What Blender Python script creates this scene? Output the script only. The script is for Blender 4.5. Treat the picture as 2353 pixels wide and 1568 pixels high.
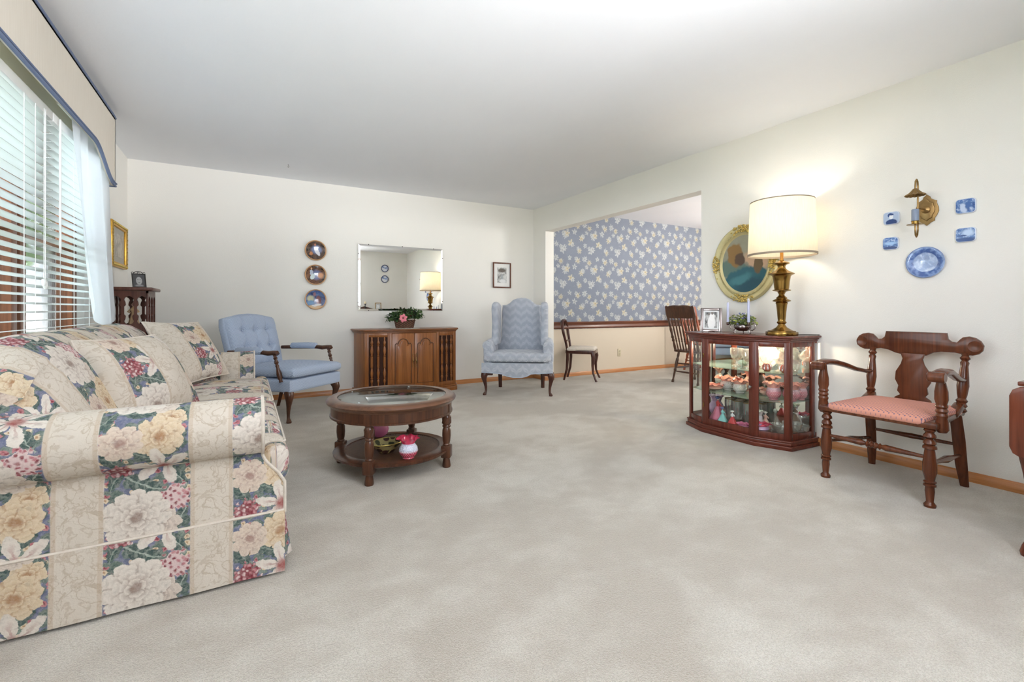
import bpy, bmesh, math, random
from mathutils import Vector, Matrix
from math import sin, cos, pi, radians, sqrt, atan2
random.seed(7)
for o in list(bpy.data.objects): bpy.data.objects.remove(o, do_unlink=True)
scene = bpy.context.scene
COL = scene.collection

# ------------------------------------------------------------------ camera, light, exposure
cam_d = bpy.data.cameras.new('camera'); cam = bpy.data.objects.new('camera', cam_d); COL.objects.link(cam)
cam_d.sensor_width = 36.0; cam_d.lens = 1065.0/2353*36; cam_d.shift_y = -72.5/2353; cam_d.clip_start = .02
cam.location = (0, 0, .991); cam.rotation_euler = (pi/2, 0, radians(-29.8))
scene.camera = cam
scene.view_settings.view_transform = 'Standard'; scene.view_settings.look = 'None'
scene.view_settings.gamma = 1; scene.view_settings.use_curve_mapping = False
scene.view_settings.exposure = .56
scene.cycles.max_bounces = 14; scene.cycles.glossy_bounces = 8; scene.cycles.diffuse_bounces = 8; scene.cycles.transparent_max_bounces = 16
scene.cycles.use_denoising = True; scene.cycles.caustics_reflective = False; scene.cycles.caustics_refractive = False
scene.cycles.sample_clamp_indirect = 6
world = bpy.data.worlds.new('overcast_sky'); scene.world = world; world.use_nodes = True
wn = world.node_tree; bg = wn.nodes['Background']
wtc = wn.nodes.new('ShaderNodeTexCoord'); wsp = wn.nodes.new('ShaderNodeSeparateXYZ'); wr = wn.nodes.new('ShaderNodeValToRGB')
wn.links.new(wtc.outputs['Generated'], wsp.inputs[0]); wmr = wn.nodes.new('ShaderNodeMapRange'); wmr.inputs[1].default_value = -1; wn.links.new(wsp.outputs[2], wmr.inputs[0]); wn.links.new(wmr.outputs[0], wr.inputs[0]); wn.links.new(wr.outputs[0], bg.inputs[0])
wr.color_ramp.elements[0].position = .45; wr.color_ramp.elements[0].color = (.97, .98, 1, 1)  # bright half below the horizon is an added glow, thrown up at the ceiling
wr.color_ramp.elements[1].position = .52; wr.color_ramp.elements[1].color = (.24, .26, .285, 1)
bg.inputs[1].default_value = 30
def portal(name, loc, rot, sx, sy):
    l = bpy.data.lights.new(name, 'AREA'); l.shape = 'RECTANGLE'; l.size = sx; l.size_y = sy; l.cycles.is_portal = True
    o = bpy.data.objects.new(name, l); COL.objects.link(o); o.location = loc; o.rotation_euler = rot
portal('window_portal', (-1.16, 2.75, 1.38), (0, -pi/2, 0), 1.35, 2.9)
portal('rear_window_portal', (1.2, -.62, 1.675), (pi/2, 0, 0), 1.5, 1.25)  # portal of the added rear window
portal('dining_window_portal', (8.14, 2.2, 1.55), (0, pi/2, 0), 1.5, 1.1)  # portal of the added dining window
def point(name, loc, power, color, r=.03, parent=None):
    l = bpy.data.lights.new(name, 'POINT'); l.energy = power; l.color = color; l.shadow_soft_size = r
    o = bpy.data.objects.new(name, l); COL.objects.link(o); o.location = loc; return o
LAMP_W, CURIO_W, DINING_W, FILL_W = 3.5, 6.5, 70, 15

# ------------------------------------------------------------------ mesh helpers
def MXa(o, x, y, z):
    m = Matrix.Identity(4)
    for i, a in enumerate((x, y, z)):
        for j in range(3): m[j][i] = a[j]
    for j in range(3): m[j][3] = o[j]
    return m
def TR(x, y, z, rx=0, ry=0, rz=0):
    from mathutils import Euler
    return Matrix.Translation((x, y, z)) @ Euler((rx, ry, rz)).to_matrix().to_4x4()
def along(p0, p1):
    p0 = Vector(p0); d = (Vector(p1)-p0); L = d.length; z = d/L
    x = Vector((1, 0, 0)) if abs(z.x) < .8 else Vector((0, 1, 0))
    y = z.cross(x).normalized(); x = y.cross(z)
    return MXa(p0, x, y, z), L
class MB:
    def __init__(s): s.v = []; s.f = []; s.u = []; s.hasuv = False
    def raw(s, vs, fs, m=None, uv=None):
        b = len(s.v)
        for p in vs:
            p = Vector(p); s.v.append(m @ p if m is not None else p)
        for k, f in enumerate(fs):
            s.f.append([b+i for i in f]); s.u.append([uv[i] for i in f] if uv else [(0, 0)]*len(f))
        if uv: s.hasuv = True
        return s
    def bm(s, bm, m=None):
        bm.verts.index_update(); s.raw([v.co[:] for v in bm.verts], [[v.index for v in f.verts] for f in bm.faces], m); bm.free(); return s
    def box(s, c, d, bev=0, m=None, rot=None, seg=2):
        bm = bmesh.new(); bmesh.ops.create_cube(bm, size=1); bmesh.ops.scale(bm, vec=d, verts=bm.verts)
        if bev: bmesh.ops.bevel(bm, geom=list(bm.edges), offset=min(bev, min(d)*.49), segments=seg, profile=.5, affect='EDGES')
        M = TR(*c, *(rot or (0, 0, 0)))
        return s.bm(bm, (m @ M) if m is not None else M)
    def b2(s, a, b, bev=0, m=None):
        return s.box([(a[i]+b[i])/2 for i in range(3)], [abs(b[i]-a[i]) for i in range(3)], bev, m)
    def lathe(s, prof, c=(0, 0, 0), n=24, m=None, fn=None, sy=1.0):
        vs = []; fs = []
        for (r, z) in prof:
            for k in range(n):
                a = 2*pi*k/n; p = [max(r, 1e-4)*cos(a), max(r, 1e-4)*sin(a)*sy, z]
                if fn: p = fn(p, r, z, a)
                vs.append((p[0]+c[0], p[1]+c[1], p[2]+c[2]))
        for i in range(len(prof)-1):
            for k in range(n):
                k2 = (k+1) % n; fs.append([i*n+k, i*n+k2, (i+1)*n+k2, (i+1)*n+k])
        if prof[0][0] < .9 and prof[0][0] > 1e-3 or True:
            fs.append(list(range(n))[::-1]) if prof[0][0] > 1e-3 else None
            fs.append([(len(prof)-1)*n+k for k in range(n)]) if prof[-1][0] > 1e-3 else None
        return s.raw(vs, fs, m)
    def shell(s, prof, c=(0, 0, 0), n=24, m=None, fn=None, sy=1.0):   # open profile, no end caps
        vs = []; fs = []
        for (r, z) in prof:
            for k in range(n):
                a = 2*pi*k/n; p = [max(r, 1e-4)*cos(a), max(r, 1e-4)*sin(a)*sy, z]
                if fn: p = fn(p, r, z, a)
                vs.append((p[0]+c[0], p[1]+c[1], p[2]+c[2]))
        for i in range(len(prof)-1):
            for k in range(n):
                k2 = (k+1) % n; fs.append([i*n+k, i*n+k2, (i+1)*n+k2, (i+1)*n+k])
        return s.raw(vs, fs, m)
    def turn(s, p0, p1, prof, n=16, m=None):   # prof: (t 0..1, radius)
        M, L = along(p0, p1)
        return s.lathe([(r, t*L) for t, r in prof], n=n, m=(m @ M) if m is not None else M)
    def tube(s, pts, rad, n=8, closed=False, m=None, sq=1.0, uvs=None):
        pts = [Vector(p) for p in pts]; N = len(pts); vs = []; fs = []
        R = rad if isinstance(rad, (list, tuple)) else [rad]*N
        t0 = (pts[1]-pts[0]).normalized(); up = Vector((0, 0, 1)) if abs(t0.z) < .9 else Vector((1, 0, 0))
        nx = t0.cross(up).normalized()
        for i in range(N):
            if closed: t = pts[(i+1) % N]-pts[i-1]
            else: t = pts[min(i+1, N-1)]-pts[max(i-1, 0)]
            t = t.normalized(); nx = (nx - t*nx.dot(t)).normalized(); ny = t.cross(nx)
            for k in range(n):
                a = 2*pi*k/n; vs.append(pts[i]+nx*cos(a)*R[i]+ny*sin(a)*R[i]*sq)
        M = N if closed else N-1
        for i in range(M):
            j = (i+1) % N
            for k in range(n):
                k2 = (k+1) % n; fs.append([i*n+k, i*n+k2, j*n+k2, j*n+k])
        if not closed: fs.append(list(range(n))[::-1]); fs.append([(N-1)*n+k for k in range(n)])
        return s.raw(vs, fs, m)
    def prism(s, poly, z0, z1, bev=0, m=None, seg=2):
        a = sum(poly[i][0]*poly[(i+1) % len(poly)][1]-poly[(i+1) % len(poly)][0]*poly[i][1] for i in range(len(poly)))
        if a < 0: poly = poly[::-1]
        bm = bmesh.new(); vs = [bm.verts.new((x, y, z0)) for x, y in poly]; f = bm.faces.new(vs[::-1])
        vt = [bm.verts.new((x, y, z1)) for x, y in poly]; bm.faces.new(vt); n = len(poly)
        for i in range(n): bm.faces.new([vs[i], vs[(i+1) % n], vt[(i+1) % n], vt[i]])
        if bev:
            bm.normal_update(); top = [e for e in bm.edges if abs(e.verts[0].co.z-e.verts[1].co.z) < 1e-6]
            bmesh.ops.bevel(bm, geom=top, offset=bev, segments=seg, profile=.5, affect='EDGES')
        return s.bm(bm, m)
    def grid(s, fn, nu, nv, cu=False, cv=False, m=None, uvf=None):
        vs = []; uv = []; fs = []
        NU = nu if cu else nu+1; NV = nv if cv else nv+1
        for j in range(nv+1):
            for i in range(nu+1):
                vs.append(fn(i/nu, j/nv)); uv.append(uvf(i/nu, j/nv) if uvf else (0, 0))
        for j in range(nv):
            for i in range(nu):
                a = j*(nu+1)+i; fs.append([a, a+1, a+nu+2, a+nu+1])
        return s.raw(vs, fs, m, uv if uvf else None)
    def ball(s, c, r, n=12, m=None):
        if not isinstance(r, (list, tuple)): r = (r, r, r)
        k = max(6, n//2+2); pr = [(sin(pi*i/k), -cos(pi*i/k)) for i in range(k+1)]
        M = TR(*c) @ Matrix.Diagonal((*r, 1))
        return s.lathe(pr, n=n, m=(m @ M) if m is not None else M)
    def build(s, name, mat, parent=None, world=False, angle=42, label=None, weld=False, keepuv=True):
        me = bpy.data.meshes.new(name)
        vs = s.v
        if world and parent is not None:
            inv = WM(parent).inverted(); vs = [inv @ p for p in vs]
        me.from_pydata([tuple(p) for p in vs], [], s.f)
        if s.hasuv:
            ul = me.uv_layers.new(name='UVMap'); k = 0
            for f in s.u:
                for q in f: ul.data[k].uv = q; k += 1
        bm = bmesh.new(); bm.from_mesh(me)
        if weld: bmesh.ops.remove_doubles(bm, verts=bm.verts, dist=1e-5)
        bmesh.ops.recalc_face_normals(bm, faces=bm.faces)
        ca = radians(angle)
        for f in bm.faces: f.smooth = True
        for e in bm.edges:
            if len(e.link_faces) == 2 and e.calc_face_angle(0) > ca: e.smooth = False
        bm.to_mesh(me); bm.free()
        me.materials.append(mat)
        o = bpy.data.objects.new(name, me); COL.objects.link(o)
        if parent is not None: o.parent = parent
        if label: o['label'] = label
        return o
def WM(o):
    from mathutils import Euler
    m = Matrix.Translation(o.location) @ o.rotation_euler.to_matrix().to_4x4() @ Matrix.Diagonal((*o.scale, 1))
    return WM(o.parent) @ m if o.parent else m
def tag(o, label, cat, group=None, kind=None):
    o['label'] = label; o['category'] = cat
    if group: o['group'] = group
    if kind: o['kind'] = kind
    return o
def thing(name, label, cat, loc=(0, 0, 0), rz=0, group=None):
    o = bpy.data.objects.new(name, None); o.empty_display_size = .1; COL.objects.link(o)
    o.location = loc; o.rotation_euler = (0, 0, rz); return tag(o, label, cat, group)
def struct(o): o['kind'] = 'structure'; return o
def copy_tree(o, parent=None):
    c = o.copy(); COL.objects.link(c); c.parent = parent
    for ch in list(o.children): copy_tree(ch, c)
    return c

# ------------------------------------------------------------------ node helpers
def lin(c):
    return tuple(((x/255)/12.92 if x/255 <= .04045 else (((x/255)+.055)/1.055)**2.4) for x in c[:3]) + (1,)
class Mt:
    def __init__(s, name, rough=.6, metal=0, spec=.5, coat=0):
        s.m = bpy.data.materials.new(name); s.m.use_nodes = True; s.nt = s.m.node_tree; s.b = s.nt.nodes['Principled BSDF']
        s.b.inputs['Roughness'].default_value = rough; s.b.inputs['Metallic'].default_value = metal
        s.b.inputs['Specular IOR Level'].default_value = spec; s.b.inputs['Coat Weight'].default_value = coat
        s.outn = s.nt.nodes['Material Output']
    def n(s, t): return s.nt.nodes.new(t)
    def put(s, sock, v):
        if isinstance(v, X): s.nt.links.new(v.s, sock)
        elif isinstance(v, tuple): sock.default_value = v if len(v) == len(sock.default_value) else (*v, 1)[:len(sock.default_value)]
        else: sock.default_value = v
    def mth(s, op, a, b=None, c=None, clamp=False):
        n = s.n('ShaderNodeMath'); n.operation = op; n.use_clamp = clamp
        for i, v in enumerate((a, b, c)):
            if v is not None: s.put(n.inputs[i], v)
        return X(s, n.outputs[0])
    def ss(s, x, a, b, lo=0.0, hi=1.0, t='SMOOTHSTEP'):
        n = s.n('ShaderNodeMapRange'); n.interpolation_type = t
        for i, v in enumerate((x, a, b, lo, hi)): s.put(n.inputs[i], v)
        return X(s, n.outputs[0])
    def mix(s, f, a, b, mode='MIX'):
        n = s.n('ShaderNodeMix'); n.data_type = 'RGBA'; n.blend_type = mode
        s.put(n.inputs[0], f); s.put(n.inputs[6], a); s.put(n.inputs[7], b); return X(s, n.outputs[2])
    def coord(s, k='Object'): return X(s, s.n('ShaderNodeTexCoord').outputs[k])
    def sep(s, v):
        n = s.n('ShaderNodeSeparateXYZ'); s.put(n.inputs[0], v); return [X(s, o) for o in n.outputs]
    def comb(s, x, y, z=0.0):
        n = s.n('ShaderNodeCombineXYZ')
        for i, v in enumerate((x, y, z)): s.put(n.inputs[i], v)
        return X(s, n.outputs[0])
    def mapv(s, v, sc=(1, 1, 1), loc=(0, 0, 0), rot=(0, 0, 0)):
        n = s.n('ShaderNodeMapping'); s.put(n.inputs[0], v); n.inputs[1].default_value = loc; n.inputs[2].default_value = rot; n.inputs[3].default_value = sc
        return X(s, n.outputs[0])
    def noise(s, v, scale=5, det=2, rough=.5, dist=0, color=False, dim='3D'):
        n = s.n('ShaderNodeTexNoise'); n.noise_dimensions = dim; s.put(n.inputs['Vector'], v); n.inputs['Scale'].default_value = scale
        n.inputs['Detail'].default_value = det; n.inputs['Roughness'].default_value = rough; n.inputs['Distortion'].default_value = dist
        return X(s, n.outputs['Color' if color else 'Fac'])
    def voro(s, v, scale=5, rand=1, feat='F1', dim='3D'):
        n = s.n('ShaderNodeTexVoronoi'); n.voronoi_dimensions = dim; n.feature = feat; s.put(n.inputs['Vector'], v)
        n.inputs['Scale'].default_value = scale; n.inputs['Randomness'].default_value = rand
        return X(s, n.outputs['Distance']), (X(s, n.outputs['Color']) if 'Color' in n.outputs else None), (X(s, n.outputs['Position']) if 'Position' in n.outputs else None)
    def vadd(s, a, b, op='ADD'):
        n = s.n('ShaderNodeVectorMath'); n.operation = op; s.put(n.inputs[0], a); s.put(n.inputs[1], b); return X(s, n.outputs[0])
    def vscale(s, a, k):
        n = s.n('ShaderNodeVectorMath'); n.operation = 'SCALE'; s.put(n.inputs[0], a); s.put(n.inputs['Scale'], k); return X(s, n.outputs[0])
    def ramp(s, f, stops):
        n = s.n('ShaderNodeValToRGB'); s.put(n.inputs[0], f); e = n.color_ramp.elements
        while len(e) < len(stops): e.new(.5)
        for i, (p, c) in enumerate(stops): e[i].position = p; e[i].color = c
        return X(s, n.outputs[0])
    def bump(s, hgt, strength=.3, dist=.01):
        n = s.n('ShaderNodeBump'); s.put(n.inputs['Height'], hgt); n.inputs['Strength'].default_value = strength; n.inputs['Distance'].default_value = dist
        s.nt.links.new(n.outputs[0], s.b.inputs['Normal']); return n
    def color(s, c): s.put(s.b.inputs['Base Color'], c); return s
class X:
    def __init__(s, t, sock): s.t = t; s.s = sock
    def __add__(s, o): return s.t.mth('ADD', s, o)
    __radd__ = __add__
    def __sub__(s, o): return s.t.mth('SUBTRACT', s, o)
    def __rsub__(s, o): return s.t.mth('SUBTRACT', o, s)
    def __mul__(s, o): return s.t.mth('MULTIPLY', s, o)
    __rmul__ = __mul__
    def __truediv__(s, o): return s.t.mth('DIVIDE', s, o)
    def __pow__(s, o): return s.t.mth('POWER', s, o)
    def abs(s): return s.t.mth('ABSOLUTE', s)
    def fr(s): return s.t.mth('FRACT', s)
    def floor(s): return s.t.mth('FLOOR', s)
    def sin(s): return s.t.mth('SINE', s)
    def cos(s): return s.t.mth('COSINE', s)
    def sqrt(s): return s.t.mth('SQRT', s)
def plain(name, rgb, rough=.5, metal=0, spec=.5, coat=0, var=0.0, vs=8):
    t = Mt(name, rough, metal, spec, coat)
    if var:
        f = t.noise(t.coord(), vs, 3); c = lin(rgb); d = tuple(max(0, x*(1-var)) for x in c[:3])+(1,)
        t.color(t.mix(f, d, tuple(min(1, x*(1+var)) for x in c[:3])+(1,)))
    else: t.color(lin(rgb))
    return t.m
def wood(name, dark, light, axis='z', rough=.3, coat=.25, grain=26, seed=0.0, fig=1.0):
    t = Mt(name, rough, 0, .5, coat); t.b.inputs['Coat Weight'].default_value = coat*.55; t.b.inputs['Coat Roughness'].default_value = .12; t.b.inputs['Specular IOR Level'].default_value = .35
    k = {'x': (1.2, grain, grain), 'y': (grain, 1.2, grain), 'z': (grain, grain, 1.2)}[axis]
    v = t.mapv(t.coord(), sc=k, loc=(seed, seed*2, seed*3))
    a = t.noise(v, 1.0, 5, .6, 1.2); b = t.noise(t.mapv(v, sc=(4, 4, 4)), 1.0, 2)
    f = t.ss(a*(.75)+b*.25, .5-.22/fig, .5+.22/fig)
    t.color(t.mix(f, lin(dark), lin(light))); t.bump(b, .06, .002)
    return t.m
def sheen_glass(name, tint=(1, 1, 1), gloss=.12, solid=0.0, solid_col=(230, 235, 235), rough=.02, blend=.3):
    """thin clear glass: see-through with a mirror-like sheen, a little body colour"""
    t = Mt(name); nt = t.nt
    tr = t.n('ShaderNodeBsdfTransparent'); tr.inputs[0].default_value = (*tint, 1)
    gl = t.n('ShaderNodeBsdfGlossy'); gl.inputs['Roughness'].default_value = rough; gl.inputs[0].default_value = (1, 1, 1, 1)
    lw = t.n('ShaderNodeLayerWeight'); lw.inputs[0].default_value = blend
    f = t.mth('ADD', t.mth('MULTIPLY', X(t, lw.outputs['Fresnel']), 1.0-gloss), gloss*.35, clamp=True)
    mx = t.n('ShaderNodeMixShader'); nt.links.new(f.s, mx.inputs[0]); nt.links.new(tr.outputs[0], mx.inputs[1]); nt.links.new(gl.outputs[0], mx.inputs[2])
    out = mx
    if solid:
        df = t.n('ShaderNodeBsdfDiffuse'); df.inputs[0].default_value = lin(solid_col)
        m2 = t.n('ShaderNodeMixShader'); m2.inputs[0].default_value = solid
        nt.links.new(mx.outputs[0], m2.inputs[1]); nt.links.new(df.outputs[0], m2.inputs[2]); out = m2
    nt.links.new(out.outputs[0], t.outn.inputs[0]); return t.m

# ---- pattern pieces used by the cloth, the wallpaper and the painted plates
def polar(t, dx, dy):
    return (dx*dx+dy*dy).sqrt(), t.mth('ARCTAN2', dy, dx)
def rose(t, col, dx, dy, R, n, c_in, c_out, rings=3, rot=0.0, depth=.16, step=.27):
    r, th = polar(t, dx, dy); r = r/R
    for k in range(rings):
        Rk = 1-step*k; nk = max(4, n-2*k)
        w = ((th+(rot+k*.7))*(nk/2)).cos().abs()
        b = (w**.6)*(depth*Rk)+(1-depth)*Rk
        msk = t.ss(b-r, 0.0, .035)
        sh = t.ss(r/b, .35, .95)*t.ss(w, 0.0, .4, .35, 1.0)
        col = t.mix(msk, col, t.mix(sh, c_in, c_out))
    return t.mix(t.ss(r, .13, .06), col, c_in)
def lily(t, col, dx, dy, R, c_mid, c_out, rot=0.0, n=6, p=1.7):
    r, th = polar(t, dx, dy); r = r/R
    w = ((th+rot)*(n/2)).cos().abs(); b = (w**p)*.8+.2
    msk = t.ss(b-r, 0.0, .05)
    vein = t.ss(w, .93, 1.0)*t.ss(r, .85, .2)
    core = t.ss(r, .38, .08)
    edge = t.ss(r/b, .75, 1.0, 0.0, .25)
    c = t.mix(t.mth('MAXIMUM', vein*.6, core), c_out, c_mid)
    c = t.mix(edge, c, tuple(x*.75 for x in c_out[:3])+(1,))
    return t.mix(msk, col, c)
def leaf(t, col, dx, dy, L, W, rot, c1, c2):
    ca, sa = cos(rot), sin(rot)
    u = (dx*ca+dy*sa)/L; v = (dy*ca-dx*sa)/W
    b = 1-u*u; av = v.abs()
    msk = t.ss(b-av, 0.0, .12)*t.ss(u.abs(), 1.0, .96)
    rib = t.ss(((u-av*.35)*14).sin(), .5, 1.0)*.4
    c = t.mix(t.mth('MAXIMUM', t.ss(av, .14, .04), rib), c1, c2)
    return t.mix(msk, col, c)
def hydr(t, col, dx, dy, R, c1, c2, c3):
    r, th = polar(t, dx, dy)
    d, vc, _ = t.voro(t.comb(dx, dy), 3.6/R*.9, .85, dim='2D')
    msk = t.ss(r/R+d*.7, 1.18, 1.08)
    rc = t.sep(vc)[0]
    c = t.mix(t.ss(d, .12, .5), t.mix(t.ss(rc, .35, .65), c1, c2), c3)
    return t.mix(msk, col, c)

def floral_cloth(name, x0, sx=.358, frac=.656, seed=0.0):
    """cream and slate stripes, garden flowers on the slate ones; uv is in metres"""
    t = Mt(name, .88, 0, .2)
    uv = t.coord('UV')
    nz = t.noise(uv, 30, 3, .6, color=True); nz2 = t.noise(uv, 140, 2, .6, color=True)
    uvd = t.vadd(t.vadd(uv, t.vscale(t.vadd(nz, (.5, .5, .5), 'SUBTRACT'), .026)), t.vscale(t.vadd(nz2, (.5, .5, .5), 'SUBTRACT'), .006))
    x, y, _ = t.sep(uvd)
    xs0 = (t.sep(uv)[0]-x0)/sx; ci = xs0.floor(); px = x-x0-ci*sx
    y2 = y+ci*.23+seed
    H = .50
    def dl(cy): return ((y2-(cy-H/2))/H).fr()*H-H/2
    blue, blued = lin((112, 116, 142)), lin((84, 92, 116))
    g1, g2, g3 = lin((64, 84, 80)), lin((122, 136, 126)), lin((150, 160, 150))
    wh, ws = lin((212, 204, 194)), lin((146, 128, 118)); ye, ys = lin((206, 188, 160)), lin((160, 124, 92))
    bu, pk, pw = lin((126, 52, 62)), lin((176, 112, 118)), lin((206, 184, 182))
    base = t.mix(t.noise(uvd, 60, 2), blued, blue)
    d, vc, vp = t.voro(t.vadd(uvd, t.comb(ci*.37, seed)), 26, 1, dim='2D'); r3 = t.sep(vc)
    lf = t.mix(r3[0], g1, g2)
    base = t.mix(t.ss(d+r3[1]*.3, .62, .48), base, t.mix(t.ss((d*34).sin(), .2, .9)*.5, lf, g1))
    d2, vc2, _ = t.voro(t.vadd(uvd, t.comb(ci*.31+3.0, 5.0+seed)), 46, 1, dim='2D'); q = t.sep(vc2)
    base = t.mix(t.ss(d2, .42, .3)*t.ss(q[0], .66, .68), base, t.mix(t.ss(q[1], .5, .52), t.mix(t.ss(d2, .05, .25), bu, pk), t.mix(t.ss(d2, .05, .25), ys, ye)))
    for cx, cy, L, W, ro in [(.04, .12, .06, .026, .6), (.19, .20, .055, .024, 2.2), (.10, .185, .06, .028, -.5), (.18, .35, .055, .026, .9), (.03, .33, .055, .024, 2.0), (.205, .05, .045, .022, 1.2), (.11, .485, .06, .026, .1), (.21, .47, .045, .02, 1.8), (.03, .21, .045, .02, 1.2), (.12, .33, .05, .022, 2.6), (.015, .46, .04, .02, .9), (.225, .27, .04, .018, .4)]:
        base = leaf(t, base, px-cx, dl(cy), L, W, ro, g1, g2 if cy > .2 else g3)
    base = hydr(t, base, px-.19, dl(.125), .052, bu, pk, pw)
    base = hydr(t, base, px-.045, dl(.255), .050, pw, pk, bu)
    base = rose(t, base, px-.185, dl(.455), .046, 7, ys, ye, 3, 1.0, .2)
    base = rose(t, base, px-.155, dl(.395), .072, 9, ys, ye, 4, .4, .15, .21)
    base = lily(t, base, px-.16, dl(.265), .095, lin((150, 88, 84)), wh, .3, p=1.2)
    base = rose(t, base, px-.055, dl(.385), .060, 8, lin((156, 128, 118)), lin((204, 188, 172)), 4, 1.2, .18, .2)
    base = rose(t, base, px-.15, dl(.035), .060, 8, ws, lin((204, 192, 180)), 4, 2.2, .18, .2)
    base = rose(t, base, px-.085, dl(.075), .098, 11, ws, wh, 5, .2, .17, .17)
    base = t.mix(t.ss(t.noise(uvd, 75, 4, .7), .38, .72, 0.0, .38), base, t.mix(.5, base, lin((236, 228, 218))))
    base = t.mix(t.ss(t.noise(t.mapv(uvd, loc=(9, 2, 0)), 60, 4, .7), .48, .72, 0.0, .45), base, t.mix(.5, base, lin((70, 66, 66))))
    s1 = t.noise(uvd, 11, 1, .4, 1.2); ln = t.ss(((s1*4).fr()-.5).abs(), .09, .0)
    s2 = t.noise(t.mapv(uvd, loc=(4, 7, 0)), 17, 1, .4, 1.6); ln2 = t.ss(((s2*3).fr()-.5).abs(), .12, .02)*.7
    cream = t.mix(t.mth('MAXIMUM', ln, ln2)*.62, t.mix(t.noise(uv, 9, 2), lin((196, 186, 172)), lin((210, 202, 191))), lin((166, 150, 130)))
    pxr = xs0-ci
    inblue = t.ss(pxr, 0.0, .012)*t.ss(pxr, frac, frac-.012)
    col = t.mix(inblue, cream, base)
    edge = t.ss((pxr-frac-.012).abs(), .02, .012)
    edge2 = t.ss((pxr-.985).abs(), .02, .012)
    col = t.mix(t.mth('MAXIMUM', edge, edge2)*.42, col, lin((176, 154, 130)))
    t.color(col); t.bump(t.noise(uv, 160, 3), .35, .004)
    return t.m

def paint(t, co, bgc, blobs, warp=.05, wscale=6):
    """co: vector with x,y in -1..1; blobs: (cx,cy,rx,ry,rot,colour,soft)"""
    nz = t.noise(co, wscale, 3, color=True); c2 = t.vadd(co, t.vscale(t.vadd(nz, (.5, .5, .5), 'SUBTRACT'), warp*2))
    x, y, _ = t.sep(c2); col = bgc
    for cx, cy, rx, ry, ro, c, soft in blobs:
        dx = x-cx; dy = y-cy
        if ro: u = (dx*cos(ro)+dy*sin(ro))/rx; v = (dy*cos(ro)-dx*sin(ro))/ry
        else: u = dx/rx; v = dy/ry
        r = (u*u+v*v).sqrt()
        col = t.mix(t.ss(r, 1.0+soft, 1.0-soft), col, lin(c) if not isinstance(c, X) else c)
    return col

# ------------------------------------------------------------------ materials
m_wall = Mt('wall_paint_cream', .85, 0, .2); _n = m_wall.noise(m_wall.coord(), 170, 3, .6)
m_wall.color(m_wall.mix(m_wall.noise(m_wall.coord(), 1.2, 2), lin((234, 232, 226)), lin((238, 236, 230)))); m_wall.bump(_n, .22, .004); m_wall = m_wall.m
m_ceil = Mt('ceiling_paint_white', .9, 0, .2); _c = m_ceil.coord()
m_ceil.color(m_ceil.mix(m_ceil.noise(m_ceil.mapv(_c, sc=(1, .5, 1)), 3, 3), lin((236, 238, 243)), lin((241, 243, 247)))); m_ceil.bump(m_ceil.noise(_c, 60, 3), .1, .004); m_ceil = m_ceil.m
t = Mt('carpet_ivory_pile', .95, 0, .1); c = t.coord(); t.b.inputs['Sheen Weight'].default_value = .62; t.b.inputs['Sheen Roughness'].default_value = .5; t.b.inputs['Sheen Tint'].default_value = (1, .94, .86, 1)
big = t.noise(c, .9, 3, .55, .8); mid = t.noise(t.mapv(c, sc=(1, 1.25, 1), rot=(0, 0, .5)), 4.2, 4, .6, .25)
f = t.ss(big*.6+mid*.4, .40, .62)
fine = t.noise(c, 260, 2, .7); tuft = t.noise(c, 130, 2, .6)
cc = t.mix(f, lin((174, 167, 156)), lin((206, 202, 193)))
cc = t.mix(t.ss(tuft*.5+fine*.5, .40, .60, .0, .42), cc, lin((140, 131, 116))); t.color(cc)
trk = t.noise(t.mapv(c, sc=(1, 7, 1), rot=(0, 0, -.35)), 9, 2, .6)
t.bump(fine*.5+tuft*.8+trk*t.ss(big, .5, .7)*.8, .8, .010); m_carpet = t.m
m_oak = wood('oak_trim', (158, 98, 54), (196, 138, 86), 'x', .35, .2, 30)
m_oaky = wood('oak_trim_along', (158, 98, 54), (196, 138, 86), 'y', .35, .2, 30)
m_railw = wood('walnut_rail', (84, 46, 32), (112, 66, 46), 'x', .3, .3)
m_cherry = wood('cherry_stain', (84, 38, 28), (112, 54, 40), 'z', .25, .4, 30, 1)
m_cherryt = wood('cherry_stain_top', (86, 40, 30), (116, 58, 44), 'y', .2, .5, 30, 2)
m_walnut = wood('walnut_stain', (56, 33, 22), (92, 57, 39), 'z', .28, .35, 30, 3)
m_walnutx = wood('walnut_stain_rim', (76, 48, 33), (114, 77, 55), 'x', .28, .4, 26, 4)
m_console = wood('maple_console_stain', (116, 66, 28), (158, 98, 50), 'z', .32, .3, 22, 5)
m_maple = wood('chair_maple_brown', (72, 35, 20), (106, 58, 34), 'z', .24, .4, 26, 6)
m_darkm = wood('mahogany_dark', (58, 32, 26), (86, 50, 40), 'z', .25, .4, 30, 7)
m_press = wood('pressed_oak_dark', (58, 38, 28), (92, 60, 44), 'z', .3, .35, 30, 8)
m_presslit = wood('pressed_oak_red', (120, 56, 36), (156, 84, 54), 'z', .3, .35, 30, 9)  # same oak, the dining lamp's warm light put into its colour
m_winwood = wood('window_wood', (92, 52, 32), (128, 80, 52), 'z', .4, .1, 40, 10)
m_brass = plain('antique_brass', (150, 118, 62), .26, 1.0, var=.12)
m_brassd = plain('dull_brass', (150, 122, 80), .38, 1.0, var=.15)
m_nickel = plain('satin_nickel', (170, 168, 164), .3, 1.0)
m_silver = plain('tarnished_silver', (150, 140, 138), .22, 1.0, var=.1)
m_black = plain('black_iron', (34, 30, 28), .5)
m_white = plain('white_vinyl', (238, 240, 240), .45)
m_slat = plain('blind_slat_white', (208, 213, 214), .45)
m_cord = plain('white_cord', (236, 238, 238), .7)
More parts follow.
